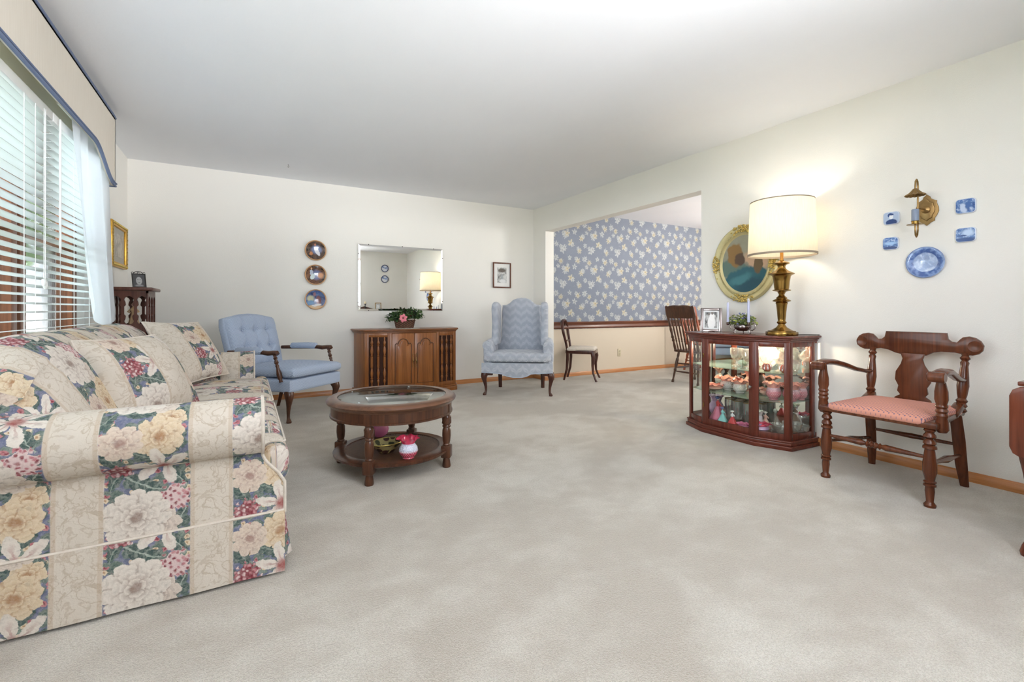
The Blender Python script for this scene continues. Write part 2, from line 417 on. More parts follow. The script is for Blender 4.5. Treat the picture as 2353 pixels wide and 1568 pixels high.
m_piping = plain('slate_blue_piping', (104, 118, 146), .8)
m_valance = Mt('valance_linen', .9, 0, .1); _c = m_valance.coord(); m_valance.color(m_valance.mix(m_valance.noise(m_valance.mapv(_c, sc=(60, 60, 2)), 3, 2), lin((208, 200, 186)), lin((220, 214, 203)))); m_valance = m_valance.m
m_lining = plain('drape_lining_beige', (206, 192, 168), .9)
m_pipec = plain('cream_piping', (206, 196, 184), .85, var=.2, vs=60)
m_mirror = Mt('mirror_silver', .01, 1.0); m_mirror.color((.93, .94, .93, 1)); m_mirror = m_mirror.m
m_bevel = Mt('mirror_bevel', .04, 1.0); m_bevel.color((.97, .98, .97, 1)); m_bevel = m_bevel.m
m_glass = sheen_glass('pane_glass', (.98, .995, .985), .04, blend=.10)
m_tglass = sheen_glass('table_glass', (.58, .64, .64), .95, rough=.008, blend=.5)
m_shelfg = sheen_glass('shelf_glass', (.86, .95, .91), .25, .08, (190, 215, 200))
m_crys = sheen_glass('cut_crystal', (.93, .93, .92), .6, .16, (236, 234, 226), .06)
m_crysc = sheen_glass('clear_tumbler_glass', (.93, .94, .93), .35, .12, (225, 228, 225), .03)
m_outlet = plain('almond_plastic', (196, 186, 160), .4)
def trans_cloth(name, rgb, trans, alpha=0.0):
    t = Mt(name); df = t.n('ShaderNodeBsdfDiffuse'); df.inputs[0].default_value = lin(rgb)
    tl = t.n('ShaderNodeBsdfTranslucent'); tl.inputs[0].default_value = lin(rgb)
    mx = t.n('ShaderNodeMixShader'); mx.inputs[0].default_value = trans
    t.nt.links.new(df.outputs[0], mx.inputs[1]); t.nt.links.new(tl.outputs[0], mx.inputs[2]); o = mx
    if alpha:
        tp = t.n('ShaderNodeBsdfTransparent'); m2 = t.n('ShaderNodeMixShader'); m2.inputs[0].default_value = alpha
        t.nt.links.new(mx.outputs[0], m2.inputs[1]); t.nt.links.new(tp.outputs[0], m2.inputs[2]); o = m2
    t.nt.links.new(o.outputs[0], t.outn.inputs[0]); return t, df, tl
t, a, b = trans_cloth('sheer_curtain', (216, 220, 226), .42, .10); m_sheer = t.m
t, a, b = trans_cloth('lamp_shade_linen', (240, 228, 204), .58)
_f = t.noise(t.mapv(t.coord(), sc=(90, 90, 3)), 3, 2); _cc = t.mix(_f, lin((232, 224, 208)), lin((250, 246, 236)))
t.nt.links.new(_cc.s, a.inputs[0]); t.nt.links.new(_cc.s, b.inputs[0]); m_shade = t.m
m_shadetrim = plain('shade_trim_taupe', (150, 136, 120), .8)
def zig(name, axisx='x'):
    t = Mt(name, .85, 0, .3); t.b.inputs['Sheen Weight'].default_value = .2
    x, y, z = t.sep(t.coord())
    tri = ((x/.145).fr()-.5).abs()*2; tri2 = ((x/.0483).fr()-.5).abs()*2
    h = z+y*.6+tri*.060+tri2*.016
    band = t.ss(((h/.0125).fr()-.5).abs(), .14, .34); big = t.ss((h*60.0).sin(), -.6, .8, .5, 1.0)
    t.color(t.mix(band*big, lin((154, 161, 176)), lin((210, 214, 220)))); t.bump(band, .25, .002); return t.m
m_flame = zig('flame_stitch_blue')
t = Mt('herringbone_blue', .85, 0, .3); x, y, z = t.sep(t.coord()); tri = ((x/.05).fr()-.5).abs()*2
h = z+y*.9+tri*.03+x*.25; bd = t.ss(((h/.014).fr()-.5).abs(), .15, .36)
t.color(t.mix(bd, lin((146, 161, 186)), lin((184, 195, 213)))); t.bump(bd, .2, .002); m_herr = t.m
t = Mt('pink_dotted_seat', .85, 0, .25); d, _, _ = t.voro(t.mapv(t.coord(), sc=(1, 1, .0), rot=(0, 0, .785)), 62, 0)
t.color(t.mix(t.ss(d, .30, .2), lin((206, 146, 128)), lin((112, 96, 118)))); m_pinkseat = t.m
m_ivory = plain('ivory_damask_seat', (212, 204, 192), .8, var=.12, vs=40)
m_floral_x = floral_cloth('floral_stripe_cloth_arm', -.402)
m_floral_y = floral_cloth('floral_stripe_cloth_seat', 2.20, seed=.13)
m_floral_p = floral_cloth('floral_stripe_cloth_pillow', .06, sx=.31, frac=.48, seed=.02)
m_floral_q = floral_cloth('floral_stripe_cloth_pillow_far', .20, sx=.40, frac=.52, seed=.08)

# wallpaper: cream blossoms scattered on slate
t = Mt('slate_floral_wallpaper', .7, 0, .25); c = t.coord(); xx, yy, zz = t.sep(c)
nz = t.noise(c, 40, 2, color=True); cd = t.vadd(c, t.vscale(t.vadd(nz, (.5, .5, .5), 'SUBTRACT'), .034)); x, y, z = t.sep(cd)
W, H = .53, .52
col = t.mix(t.noise(c, 3, 2), lin((120, 127, 141)), lin((129, 136, 150)))
vn = t.noise(t.mapv(c, sc=(1, 1, 1)), 7, 1, .4, .6); col = t.mix(t.ss(((vn*4).fr()-.5).abs(), .018, .0)*.45, col, lin((162, 168, 174)))
sp = t.noise(c, 120, 2, .6)
def wd(cx, cz): return ((x-cx)/W).fr()*W-W/2, ((z-cz)/H).fr()*H-H/2
for i, (cx, cz, R, yel) in enumerate([(.05, .05, .040, 0), (.085, .085, .036, 0), (.02, .10, .026, 0), (.20, .16, .042, 1), (.235, .135, .03, 0), (.36, .05, .036, 1), (.335, .085, .028, 0), (.47, .13, .032, 0),
        (.10, .27, .042, 0), (.135, .30, .040, 1), (.065, .305, .028, 0), (.145, .345, .024, 0), (.27, .33, .036, 0), (.40, .24, .038, 1), (.43, .27, .032, 0), (.50, .33, .028, 0), (.33, .42, .038, 1), (.30, .45, .028, 0), (.18, .46, .030, 0), (.46, .45, .040, 0), (.02, .40, .034, 1)]):
    dx, dz = wd(cx, cz); r, th = polar(t, dx, dz); w = ((th*(2.5+i % 3))+i).cos().abs(); b = ((w**1.3)*.55+.45)*(sp*1.1+.45)*(R*1.38)
    ye = lin((190, 184, 164)) if yel else lin((182, 185, 187)); ce = lin((172, 156, 122)) if yel else lin((152, 154, 156))
    col = t.mix(t.ss(b-r, 0.0, .006)*.86, col, t.mix(t.ss(r/R, .1, .6), ce, ye))
t.color(col); m_wallpaper = t.m
m_wains = plain('wainscot_beige', (206, 194, 176), .8)

# ------------------------------------------------------------------ room shell
XR, XL, YB, YR, CH = 3.617, -.991, 5.691, -.45, 2.44
DX1, DYB, DYF = 8.0, 5.535, .9
def sbox(name, a, b, mat, bev=0):
    return struct(MB().b2(a, b, bev).build(name, mat))
sbox('floor', (-1.2, YR-.15, -.12), (DX1+.15, YB+.15, 0), m_carpet)
sbox('ceiling', (-1.2, YR-.15, CH), (DX1+.15, YB+.15, CH+.12), m_ceil)
# left wall with the window hole y 1.3..4.25, z .70..2.06
WY0, WY1, WZ0, WZ1 = 1.30, 4.33, .70, 2.13
b = MB(); b.b2((XL-.15, YR-.15, 0), (XL, WY0, CH)); b.b2((XL-.15, WY1, 0), (XL, YB+.15, CH)); b.b2((XL-.15, WY0, 0), (XL, WY1, WZ0)); b.b2((XL-.15, WY0, WZ1), (XL, WY1, CH))
struct(b.build('wall_left', m_wall))
sbox('wall_back', (XL, YB, 0), (XR, YB+.15, CH), m_wall)
# right wall with the dining opening y 2.82..5.376, z 0..2.085
b = MB(); b.b2((XR, YR-.15, 0), (XR+.14, 2.824, CH)); b.b2((XR, 5.376, 0), (XR+.14, YB+.15, CH)); b.b2((XR, 2.824, 2.083), (XR+.14, 5.376, CH))
struct(b.build('wall_right', m_wall))
# rear wall behind the camera, with an unseen window added for soft fill light
b = MB(); b.b2((XL-.15, YR-.15, 0), (.45, YR, CH)); b.b2((1.95, YR-.15, 0), (XR, YR, CH)); b.b2((.45, YR-.15, 0), (1.95, YR, 1.05)); b.b2((.45, YR-.15, 2.25), (1.95, YR, CH))
struct(b.build('wall_rear', m_wall))
# dining room
b = MB(); b.b2((XR+.14, DYB, 0), (DX1, DYB+.12, .70)); struct(b.build('wall_dining_back', m_wains))
struct(MB().b2((XR+.14, DYB, .70), (DX1, DYB+.12, CH)).build('wall_dining_wallpaper', m_wallpaper))
b = MB(); b.b2((DX1, DYF, 0), (DX1+.12, 1.7, CH)); b.b2((DX1, 2.7, 0), (DX1+.12, DYB+.12, CH)); b.b2((DX1, 1.7, 0), (DX1+.12, 2.7, .8)); b.b2((DX1, 1.7, 2.3), (DX1+.12, 2.7, CH)); struct(b.build('wall_dining_right', m_wall))
b = MB()
for y0, y1 in [(1.7, 1.76), (2.64, 2.7)]: b.b2((DX1+.04, y0, .8), (DX1+.10, y1, 2.3))
for z0, z1 in [(.8, .86), (2.24, 2.3)]: b.b2((DX1+.04, 1.7, z0), (DX1+.10, 2.7, z1))
struct(b.build('window_3', wood('dining_window_wood', (130, 76, 46), (176, 116, 76), 'z', .4, .1, 40, 11)))  # unseen window added to let more daylight into the dining room
sbox('wall_dining_front', (XR+.14, DYF-.12, 0), (DX1, DYF, CH), m_wall)
b = MB(); prof = [(0, .704), (.014, .706), (.022, .716), (.022, .735), (.016, .742), (.016, .772), (.026, .785), (.026, .80), (.014, .808), (0, .81)]
b.prism([(-p[0], p[1]) for p in prof], 0, DX1-XR-.14, m=MXa((XR+.14, DYB, 0), (0, 1, 0), (0, 0, 1), (1, 0, 0)))
struct(b.build('trim_1', m_railw))
def base(name, a, b_, n, mat):   # baseboard from a to b, n = direction into the room
    M, L = None, (Vector(b_)-Vector(a)).length
    d = (Vector((*b_, 0))-Vector((*a, 0))).normalized()
    o = MB(); o.prism([(0, 0), (.013, 0), (.013, .048), (.006, .057), (0, .057)], 0, L, m=MXa((*a, 0), (*n, 0), (0, 0, 1), d))
    return struct(o.build(name, mat))
base('baseboard_back', (XL, YB), (XR, YB), (0, -1), m_oak)
base('baseboard_left', (XL, YR), (XL, YB), (1, 0), m_oaky)
base('baseboard_right', (XR, YR), (XR, 2.824), (-1, 0), m_oaky)
base('baseboard_right_far', (XR, 5.376), (XR, YB), (-1, 0), m_oaky)
base('baseboard_opening', (XR-.013, 5.376), (XR+.14, 5.376), (0, -1), m_oak)
base('baseboard_dining', (XR+.14, DYB), (DX1, DYB), (0, -1), m_oak)
base('baseboard_rear', (1.95, YR), (XR, YR), (0, 1), m_oak)
# window joinery
b = MB()
for y0, y1 in [(WY0, WY0+.06), (3.29, 3.36), (3.40, 3.47), (WY1-.10, WY1), (2.25, 2.32)]: b.b2((XL-.12, y0, WZ0), (XL-.04, y1, WZ1), .004)
for z0, z1 in [(WZ0, WZ0+.05), (1.395, 1.43), (WZ1-.05, WZ1)]: b.b2((XL-.11, WY0, z0), (XL-.05, WY1, z1), .004)
b.b2((XL-.15, 3.36, WZ0), (XL-.09, 3.40, WZ1))
w1 = struct(b.build('window_1', m_winwood))
MB().b2((XL-.085, WY0, WZ0), (XL-.08, WY1, WZ1)).build('pane', m_glass, w1)
b = MB()
for y0 in (3.23, 4.17): b.b2((XL-.145, y0, WZ0), (XL-.125, y0+.05, 1.40))
for y0 in (3.52,): b.b2((XL-.145, y0, WZ0), (XL-.125, y0+.03, WZ1))
b.build('outer_sash', m_white, w1, label='white outer sash')
b = MB()
for x0, x1 in [(.45, .51), (1.17, 1.23), (1.89, 1.95)]: b.b2((x0, YR-.12, 1.05), (x1, YR-.05, 2.25))
for z0, z1 in [(1.05, 1.11), (2.19, 2.25)]: b.b2((.45, YR-.12, z0), (1.95, YR-.05, z1))
w2 = struct(b.build('window_2', m_winwood))
# outside
t = Mt('lawn_green', .95); t.color(t.mix(t.noise(t.coord(), 2, 3), lin((112, 120, 96)), lin((150, 156, 132))))
struct(MB().b2((-40, -25, -.5), (-1.25, 40, -.4)).build('ground', t.m))
nh = thing('neighbour_house', 'pale blue-white sided house seen through the window blinds', 'house', (-9, 7, -.4))
t = Mt('white_siding', .7); z = t.sep(t.coord())[2]; t.color(t.mix(t.ss((z/.12).fr(), .0, .12), lin((176, 188, 196)), lin((232, 240, 246)))); m_sid = t.m
MB().b2((-3, -4, 0), (0, 9, 2.9)).build('siding_wall', m_sid, nh)
MB().prism([(-3.6, 2.9), (.6, 2.9), (-1.5, 4.2)], -4.4, 9.4, m=MXa((0, 0, 0), (1, 0, 0), (0, 0, 1), (0, 1, 0))).build('roof', plain('grey_shingle', (110, 110, 112), .9), nh)
m_dw = plain('dark_window', (70, 84, 92), .2)
for yy_ in (-2, 1.5, 5.5): MB().b2((-.02, yy_, 1.0), (.03, yy_+1.1, 2.2)).build('window', m_dw, nh)
def blob_tree(loc, h, r, n, nm, label, mat):
    o = thing(nm, label, 'tree', loc); tr = MB().turn((0, 0, 0), (0, 0, h*.7), [(0, .12), (1, .07)], 10); tr.build('trunk', m_walnut, o)
    b = MB(); rnd = random.Random(n)
    for _ in range(900):
        a = rnd.uniform(0, 2*pi); ph = math.acos(rnd.uniform(-1, 1)); rr = r*rnd.uniform(.6, 1)
        c = Vector((rr*sin(ph)*cos(a), rr*sin(ph)*sin(a), h*.75+rr*.8*cos(ph))); sz = rnd.uniform(.08, .18)
        q = TR(*c, rnd.uniform(0, 3), rnd.uniform(0, 3), rnd.uniform(0, 3))
        b.raw([(-sz, 0, 0), (0, -sz*.5, 0), (sz, 0, 0), (0, sz*.5, 0)], [[0, 1, 2, 3]], q)
    b.build('foliage', mat, o)
t = Mt('tree_leaf_green', .8); t.color(t.mix(t.noise(t.coord(), 6, 2), lin((70, 100, 60)), lin((130, 156, 96)))); m_leaf = t.m
for i, q in enumerate([(-3.6, 9.2, 4.2, 1.9), (-6.2, 13.0, 6.0, 2.6), (-2.6, 14.5, 5.5, 2.2)]):
    blob_tree((q[0], q[1], -.4), q[2], q[3], i+1, 'garden_tree', ['leafy green tree nearest the blinds in the yard', 'tall leafy tree behind the nearest yard tree', 'leafy tree farthest back in the yard'][i], m_leaf)

# ------------------------------------------------------------------ window dressing
def blind(y0, y1, label, zt=2.05, zb=.74):
    o = thing('window_blind', label, 'blind', (-.93, (y0+y1)/2, zt), group='white slatted blinds')
    b = MB(); L = (y1-y0)/2; z = -.07; k = 0
    while zt+z > zb:
        s = []
        for i in range(5):
            xx_ = -.025+.05*i/4; s.append((xx_, -.002*(1-(xx_/.025)**2)*-1))
        vs = []; fs = []
        for ye in (-L, L):
            for xx_, dz in s: vs.append((xx_, ye, z+dz+xx_*.12))
            for xx_, dz in s[::-1]: vs.append((xx_, ye, z+dz+xx_*.12-.0025))
        n = 10
        for i in range(n): fs.append([i, (i+1) % n, n+(i+1) % n, n+i])
        fs += [list(range(n))[::-1], list(range(n, 2*n))]
        b.raw(vs, fs); z -= .0435; k += 1
    b.build('slats', m_slat, o)
    MB().box((0, 0, -.02), (.055, 2*L, .05), .003).build('headrail', m_white, o)
    MB().box((0, 0, z+.03), (.05, 2*L, .018), .003).build('bottom_rail', m_white, o)
    return o, L, z
def cord(o, y, z0, z1, x=.027, r=.0014): MB().tube([(x, y, z0), (x, y, z1)], r, 6).build('ladder_cord', m_cord, o)
o, L, zb = blind(1.42, 3.385, 'white slatted window blind over the left panes, with two tassel cords')
for yw in (3.016, 3.15, 2.3, 1.7): cord(o, yw-2.4025, -.04, zb+.03)
for dy, ze in ((.0, -.90), (.018, -.915)):
    MB().tube([(.034, 3.24+dy-2.4025, -.03), (.034, 3.235+dy-2.4025, ze)], .0018, 6).build('pull_cord', m_cord, o)
    MB().lathe([(0, 0), (.009, -.006), (.011, -.022), (.008, -.034), (.003, -.04), (0, -.04)], (.034, 3.235+dy-2.4025, ze), 12).build('tassel', m_white, o)
o, L, zb = blind(3.40, 4.30, 'white slatted window blind beside the sheer curtain, with a tilt wand')
MB().tube([(.045, 3.43-3.85, -.02), (.045, 3.43-3.85, -.75)], .0055, 8).build('wand', m_white, o)
for yw in (3.50, 3.74, 4.05): cord(o, yw-3.85, -.04, zb+.03)

def vz(y):   # lower edge of the valance
    f = min(1, max(0, (y-3.83)/.48)); return 2.055-.165*(f*f*(3-2*f))
vo = thing('window_valance', 'tall cream linen valance with slate blue piping above the window', 'valance', (-.83, 2.9, 2.05))
VX, VT, Y0, Y1 = -.83, 2.385, 1.1, 4.37
b = MB(); ys_ = [Y0+(Y1-Y0)*i/60 for i in range(61)]
def vf(u, v): y = Y0+(Y1-Y0)*u; z = vz(y); return (VX, y, z+(VT-z)*v)
b.grid(vf, 60, 4); b.grid(lambda u, v: (VX-.014, vf(u, v)[1], vf(u, v)[2]), 60, 4)
b.grid(lambda u, v: (VX-.014*v, vf(u, 0)[1], vf(u, 0)[2]), 60, 1); b.grid(lambda u, v: (VX-.014*v, vf(u, 1)[1], VT), 60, 1)
b.b2((XL+.002, Y1-.012, 1.89), (VX, Y1, VT)); b.b2((XL+.002, Y0, vz(Y0)), (VX, Y0+.012, VT)); b.b2((XL+.002, Y0, VT-.015), (VX, Y1, VT))
b.build('board', m_valance, vo, world=True, weld=True)
b = MB(); b.tube([(VX+.004, y, VT) for y in ys_]+[(XL+.01, Y1, VT)], .007, 8); b.build('piping', m_piping, vo, world=True)
b = MB()
b.tube([(VX+.004, y, vz(y)) for y in ys_]+[(XL+.01, Y1, 1.89)], .0085, 8); b.tube([(VX+.006, y, vz(y)+.017) for y in ys_]+[(VX-.01, Y1+.004, 1.905)], .006, 8)
b.build('piping', m_piping, vo, world=True, label='slate blue double piping on the lower edge')
co = thing('sheer_curtain', 'long white sheer curtain bunched at the far side of the window', 'curtain', (-.88, 4.1, 2.1))
def cf(u, v):
    yl = 3.53+.05*v+.30*v**2.2; yr = 4.26+.30*v-.04*v*v
    zb_ = .885+.30*max(0, abs(u-.55)/.55-.25)**2.6
    z = 2.14+(zb_-2.14)*v; y = yl+(yr-yl)*u
    x = -.868+.014*sin(u*21+v*1.5)*(1-.4*v)+.010*sin(u*9+v*3)+.02*v
    return (x, y, z)
b = MB(); b.grid(cf, 90, 30); b.build('cloth', m_sheer, co, world=True)
MB().tube([(-.90, 3.45, 2.13), (-.90, 4.34, 2.13)], .008, 8).build('rod', m_white, co, world=True)
lo = MB(); lo.grid(lambda u, v: (-.925+.01*sin(u*14), 4.20+.17*u+.06*v, 2.2-.75*v), 20, 6)
tag(lo.build('drape', m_lining), 'narrow beige drape hanging behind the white sheer curtain', 'drape')

# ------------------------------------------------------------------ sofa
so = thing('sofa', 'three-seat skirted sofa in cream and slate striped floral cloth', 'sofa', (-.35, 3.07, 0))
SY0, SY1 = 1.95, 4.23
def arm(sgn, ybase, nm):   # sgn -1 near arm, +1 far arm ; ybase outer face
    k = 1 if sgn < 0 else -1
    Y = lambda d: ybase+k*d     # d measured inward from the outer face
    prof = [(0.0, .225), (0.0, .30), (0.0, .38), (.004, .42), (.012, .442), (.014, .455)]
    prof += [(.035+.105*cos(a), .557+.105*sin(a)) for a in [radians(q) for q in range(-118, -118-240, -10)]]
    prof += [(.145, .50), (.15, .44), (.15, .30)]
    arc = [0]
    for i in range(1, len(prof)): arc.append(arc[-1]+sqrt((prof[i][0]-prof[i-1][0])**2+(prof[i][1]-prof[i-1][1])**2))
    def xe(z):
        f = min(1, max(0, (z-.335)/.12)); return .122-.074*(f*f*(3-2*f))
    import bisect
    def fn(u, v):
        q = v*(len(prof)-1); i = min(int(q), len(prof)-2); f = q-i
        d = prof[i][0]*(1-f)+prof[i+1][0]*f; z = prof[i][1]*(1-f)+prof[i+1][1]*f
        x1 = xe(z); x = -.86+(x1+.86)*u
        return (x, Y(d)+.0015*sin(x*11), z)
    def uvf(u, v):
        q = v*(len(prof)-1); i = min(int(q), len(prof)-2); f = q-i
        z = prof[i][1]*(1-f)+prof[i+1][1]*f
        return (-.86+(xe(z)+.86)*u, arc[i]*(1-f)+arc[i+1]*f)
    b = MB(); b.grid(fn, 60, (len(prof)-1)*2, uvf=uvf)
    # front panel closing the profile
    N = (len(prof)-1)*2; c = [fn(1, j/N) for j in range(N+1)]
    vs = c+[(p[0], Y(.08), p[2]) if p[2] < .45 else (.048, Y(.05), min(p[2], .56)) for p in c]
    fs = [[j, j+1, N+2+j, N+1+j] for j in range(N)]
    b.raw(vs, fs, uv=[(p[0]+p[1], p[2]) for p in vs])
    b.build('arm', m_floral_x, so, world=True, weld=True, angle=60)
    MB().tube([(p[0]+.004, p[1], p[2]) for p in c], .006, 6).build('piping', m_pipec, so, world=True)
arm(-1, 1.952, 'near'); arm(1, SY1, 'far')
# back
bp_ = [(-.36, .40), (-.40, .50), (-.45, .60), (-.50, .70), (-.55, .79), (-.60, .85), (-.66, .89), (-.72, .902), (-.78, .888), (-.825, .85), (-.84, .79), (-.835, .72), (-.845, .5), (-.85, .23)]
barc = [0]
for i in range(1, len(bp_)): barc.append(barc[-1]+sqrt((bp_[i][0]-bp_[i-1][0])**2+(bp_[i][1]-bp_[i-1][1])**2))
def bk(u, v):
    q = v*(len(bp_)-1); i = min(int(q), len(bp_)-2); f = q-i
    x = bp_[i][0]*(1-f)+bp_[i+1][0]*f; z = bp_[i][1]*(1-f)+bp_[i+1][1]*f
    y = 1.99+(4.20-1.99)*u
    e = max(0, (y-3.82)/.38, (2.37-y)/.38); dz = .15*e*e
    z2 = z-dz*max(0, (z-.45)/.45); x2 = x-(0.04*e*e if x > -.6 else 0)
    return (x2+.004*sin(y*13), y, z2)
def bkuv(u, v):
    q = v*(len(bp_)-1); i = min(int(q), len(bp_)-2); f = q-i
    return (1.99+2.21*u, barc[i]*(1-f)+barc[i+1]*f)
b = MB(); b.grid(bk, 70, 39, uvf=bkuv)
for u_, in ((0,), (1,)):
    c = [bk(u_, j/39) for j in range(40)]
    b.raw(c, [list(range(40))], uv=[(p[0]+2.9, p[2]) for p in c])
b.build('backrest', m_floral_y, so, world=True, angle=60)
# frame, front rail, seat deck
b = MB(); b.b2((-.83, 2.0, .20), (.10, 4.18, .31)); b.build('seat_base', m_floral_y, so, world=True)
def pad(x0, x1, y0, y1, z0, z1, uvm, r=.05, crown=.02, n=26):
    """soft box: superellipse section swept; uv runs y across, x along"""
    b = MB(); cx, cy, cz = (x0+x1)/2, (y0+y1)/2, (z0+z1)/2; hx, hy, hz = (x1-x0)/2, (y1-y0)/2, (z1-z0)/2
    bm = bmesh.new(); bmesh.ops.create_cube(bm, size=2)
    bmesh.ops.subdivide_edges(bm, edges=list(bm.edges), cuts=n, use_grid_fill=True)
    vs = []; uv = []
    bm.verts.index_update()
    for v in bm.verts:
        p = Vector((v.co.x*hx, v.co.y*hy, v.co.z*hz))
        rr = min(r, hz*.98); q = Vector((max(-hx+rr, min(hx-rr, p.x)), max(-hy+rr, min(hy-rr, p.y)), max(-hz+rr, min(hz-rr, p.z))))
        d = p-q
        if d.length > 1e-6: p = q+d.normalized()*rr
        fx, fy = 1-(p.x/hx)**2, 1-(p.y/hy)**2
        if p.z > 0: p.z += crown*max(0, fx)*max(0, fy)
        P = Vector((cx+p.x, cy+p.y, cz+p.z)); vs.append(P)
        uv.append(uvm(P))
    b.raw(vs, [[v.index for v in f.verts] for f in bm.faces], uv=uv); bm.free(); return b
def suv(P): return (P.y, P.x+(.14-P.x if False else 0)-(P.z if P.x > .1 else 0))
for y0, y1 in ((2.10, 3.085), (3.09, 4.075)):
    b = pad(-.46, .145, y0, y1, .325, .468, suv, .055, .03)
    c = b.build('seat_cushion', m_floral_y, so, world=True, angle=80)
    pts = [(-.42, y0+.005), (.10, y0+.005), (.138, y0+.04), (.138, y1-.04), (.10, y1-.005), (-.42, y1-.005)]
    MB().tube([(p[0], p[1], .443) for p in pts], .005, 6).build('piping', m_pipec, c, world=True) if False else None
    pc = MB().tube([(p[0], p[1], .447) for p in pts], .005, 6).build('piping', m_pipec, so, world=True)
for y0, y1 in ((1.985, 2.13), (4.05, 4.20)):
    pad(.052, .145, y0, y1, .325, .462, suv, .04, .0, 12).build('seat_cushion', m_floral_y, so, world=True, angle=80)
# skirt, piping and pleats
def skirt_side(y, s):
    b = MB(); b.grid(lambda u, v: (-.86+.985*u, y+s*(.006+.012*(1-v)+.002*sin(u*20)), .012+.222*v), 50, 8, uvf=lambda u, v: (-.86+.985*u, .012+.222*v))
    b.grid(lambda u, v: (-.86+.985*u, y+s*.002, .012+.222*v), 50, 2, uvf=lambda u, v: (-.86+.985*u, .012+.222*v))
    b.build('skirt', m_floral_x, so, world=True)
skirt_side(1.95, -1); skirt_side(SY1, 1)
b = MB(); b.grid(lambda u, v: (.125+.014*(1-v)+.003*sin(u*40), 2.0+2.19*u, .015+.22*v), 80, 6, uvf=lambda u, v: (2.0+2.19*u, .22*v-.2))
b.grid(lambda u, v: (.115, 2.0+2.19*u, .015+.22*v), 80, 2, uvf=lambda u, v: (2.0+2.19*u, .22*v-.2)); b.build('skirt', m_floral_y, so, world=True)
b = MB(); b.grid(lambda u, v: (.118+.035*u*(1-v*.8), 1.958+.05*u-.012*(1-v), .05+.18*v), 6, 6, uvf=lambda u, v: (2.2+u*.05, .2*v)); b.build('corner_pleat', m_floral_y, so, world=True)
MB().tube([(-.86, 1.948, .234), (.122, 1.948, .234), (.128, 1.975, .236), (.128, 4.21, .236), (.122, 4.234, .234), (-.86, 4.234, .234)], .0055, 6).build('piping', m_pipec, so, world=True)
b = MB(); b.grid(lambda u, v: (.122, 2.0+2.19*u, .23+.12*v), 60, 4, uvf=lambda u, v: (2.0+2.19*u, .12*v)); b.build('front_rail', m_floral_y, so, world=True)

def pillow(TL, TR_, BR, BL, th, mat, label, uoff=0):
    TL, TR_, BR, BL = map(Vector, (TL, TR_, BR, BL)); nrm = ((TR_-TL).cross(BL-TL)).normalized()*-1
    W_, H_ = (TR_-TL).length, (BL-TL).length; cen = (TL+TR_+BR+BL)/4
    def P(u, v, s):
        a = 2*u-1; c = 2*v-1; pin = .05*(a*a)*(1-c*c)*-1; pin2 = .05*(c*c)*(1-a*a)*-1
        uu = .5+(a*(1+pin2*-0+pin*1.0))/2; vv = .5+(c*(1+pin2))/2
        p = TL*(1-uu)*(1-vv)+TR_*uu*(1-vv)+BR*uu*vv+BL*(1-uu)*vv
        g = max(0, (1-abs(a)**2.4))**.55*max(0, (1-abs(c)**2.4))**.55
        g *= 1+.05*sin(u*9+v*4)
        return p+nrm*s*(g*th/2+.004)
    b = MB()
    b.grid(lambda u, v: P(u, v, 1), 30, 30, uvf=lambda u, v: (u*W_+uoff, (1-v)*H_))
    b.grid(lambda u, v: P(u, v, -1), 30, 30, uvf=lambda u, v: (u*W_+.14+uoff, (1-v)*H_))
    o = b.build('throw_pillow', mat, angle=70, weld=True)
    e = [P(i/20, 0, 0) for i in range(20)]+[P(1, i/20, 0) for i in range(20)]+[P(1-i/20, 1, 0) for i in range(20)]+[P(0, 1-i/20, 0) for i in range(20)]
    MB().tube(e, .0065, 6, closed=True).build('piping', m_pipec, o)
    return tag(o, label, 'pillow', 'floral throw pillows on the sofa')
pillow((-.60, 2.44, .865), (-.395, 2.86, .865), (-.20, 2.82, .50), (-.44, 2.38, .50), .20, m_floral_p, 'striped floral throw pillow with pale piping leaning nearest the camera on the sofa')
pillow((-.575, 3.72, .91), (-.31, 4.08, .895), (-.115, 4.03, .515), (-.36, 3.65, .50), .17, m_floral_q, 'striped floral throw pillow propped in the far corner of the sofa', .05)

# ------------------------------------------------------------------ coffee table
ct = thing('coffee_table', 'round walnut coffee table with a glass top and cane lower shelf', 'coffee table', (.812, 2.95, 0), radians(-3))
R = .40
b = MB(); b.shell([(R*.835, .438), (R*.835, .450), (R*.90, .452), (R*.955, .448), (R*.985, .440), (R, .430), (R*.99, .420), (R*.955, .412), (R*.945, .402), (R*.80, .402), (R*.80, .438), (R*.835, .438)], n=72); b.build('top_rim', m_walnutx, ct)
b = MB(); b.shell([(R*.93, .402), (R*.93, .352), (R*.945, .348), (R*.945, .338), (R*.88, .338), (R*.88, .402)], n=72); b.build('apron', m_walnut, ct)
MB().lathe([(R*.833, .437), (R*.833, .446), (R*.82, .4475), (R*.0, .4475)], n=64).build('glass_top', m_tglass, ct)
rs = R*.90
b = MB(); b.shell([(rs*.80, .112), (rs*.82, .121), (rs*.95, .121), (rs, .114), (rs*.995, .10), (rs*.96, .092), (rs*.80, .092), (rs*.80, .112)], n=72); b.build('shelf_rim', m_walnut, ct)
t = Mt('woven_cane', .5); x, y, z = t.sep(t.coord()); u = x*.707+y*.707; v = y*.707-x*.707
g1_ = t.ss(((u/.016).fr()-.5).abs(), .30, .22); g2_ = t.ss(((v/.016).fr()-.5).abs(), .30, .22)
hole = g1_*g2_; t.color(t.mix(t.noise(t.coord(), 40, 2), lin((74, 50, 38)), lin((112, 82, 62)))); t.put(t.b.inputs['Alpha'], 1-hole); m_cane = t.m
MB().lathe([(rs*.81, .1135), (rs*.81, .1165), (0, .1165)], n=64).build('cane_panel', m_cane, ct)
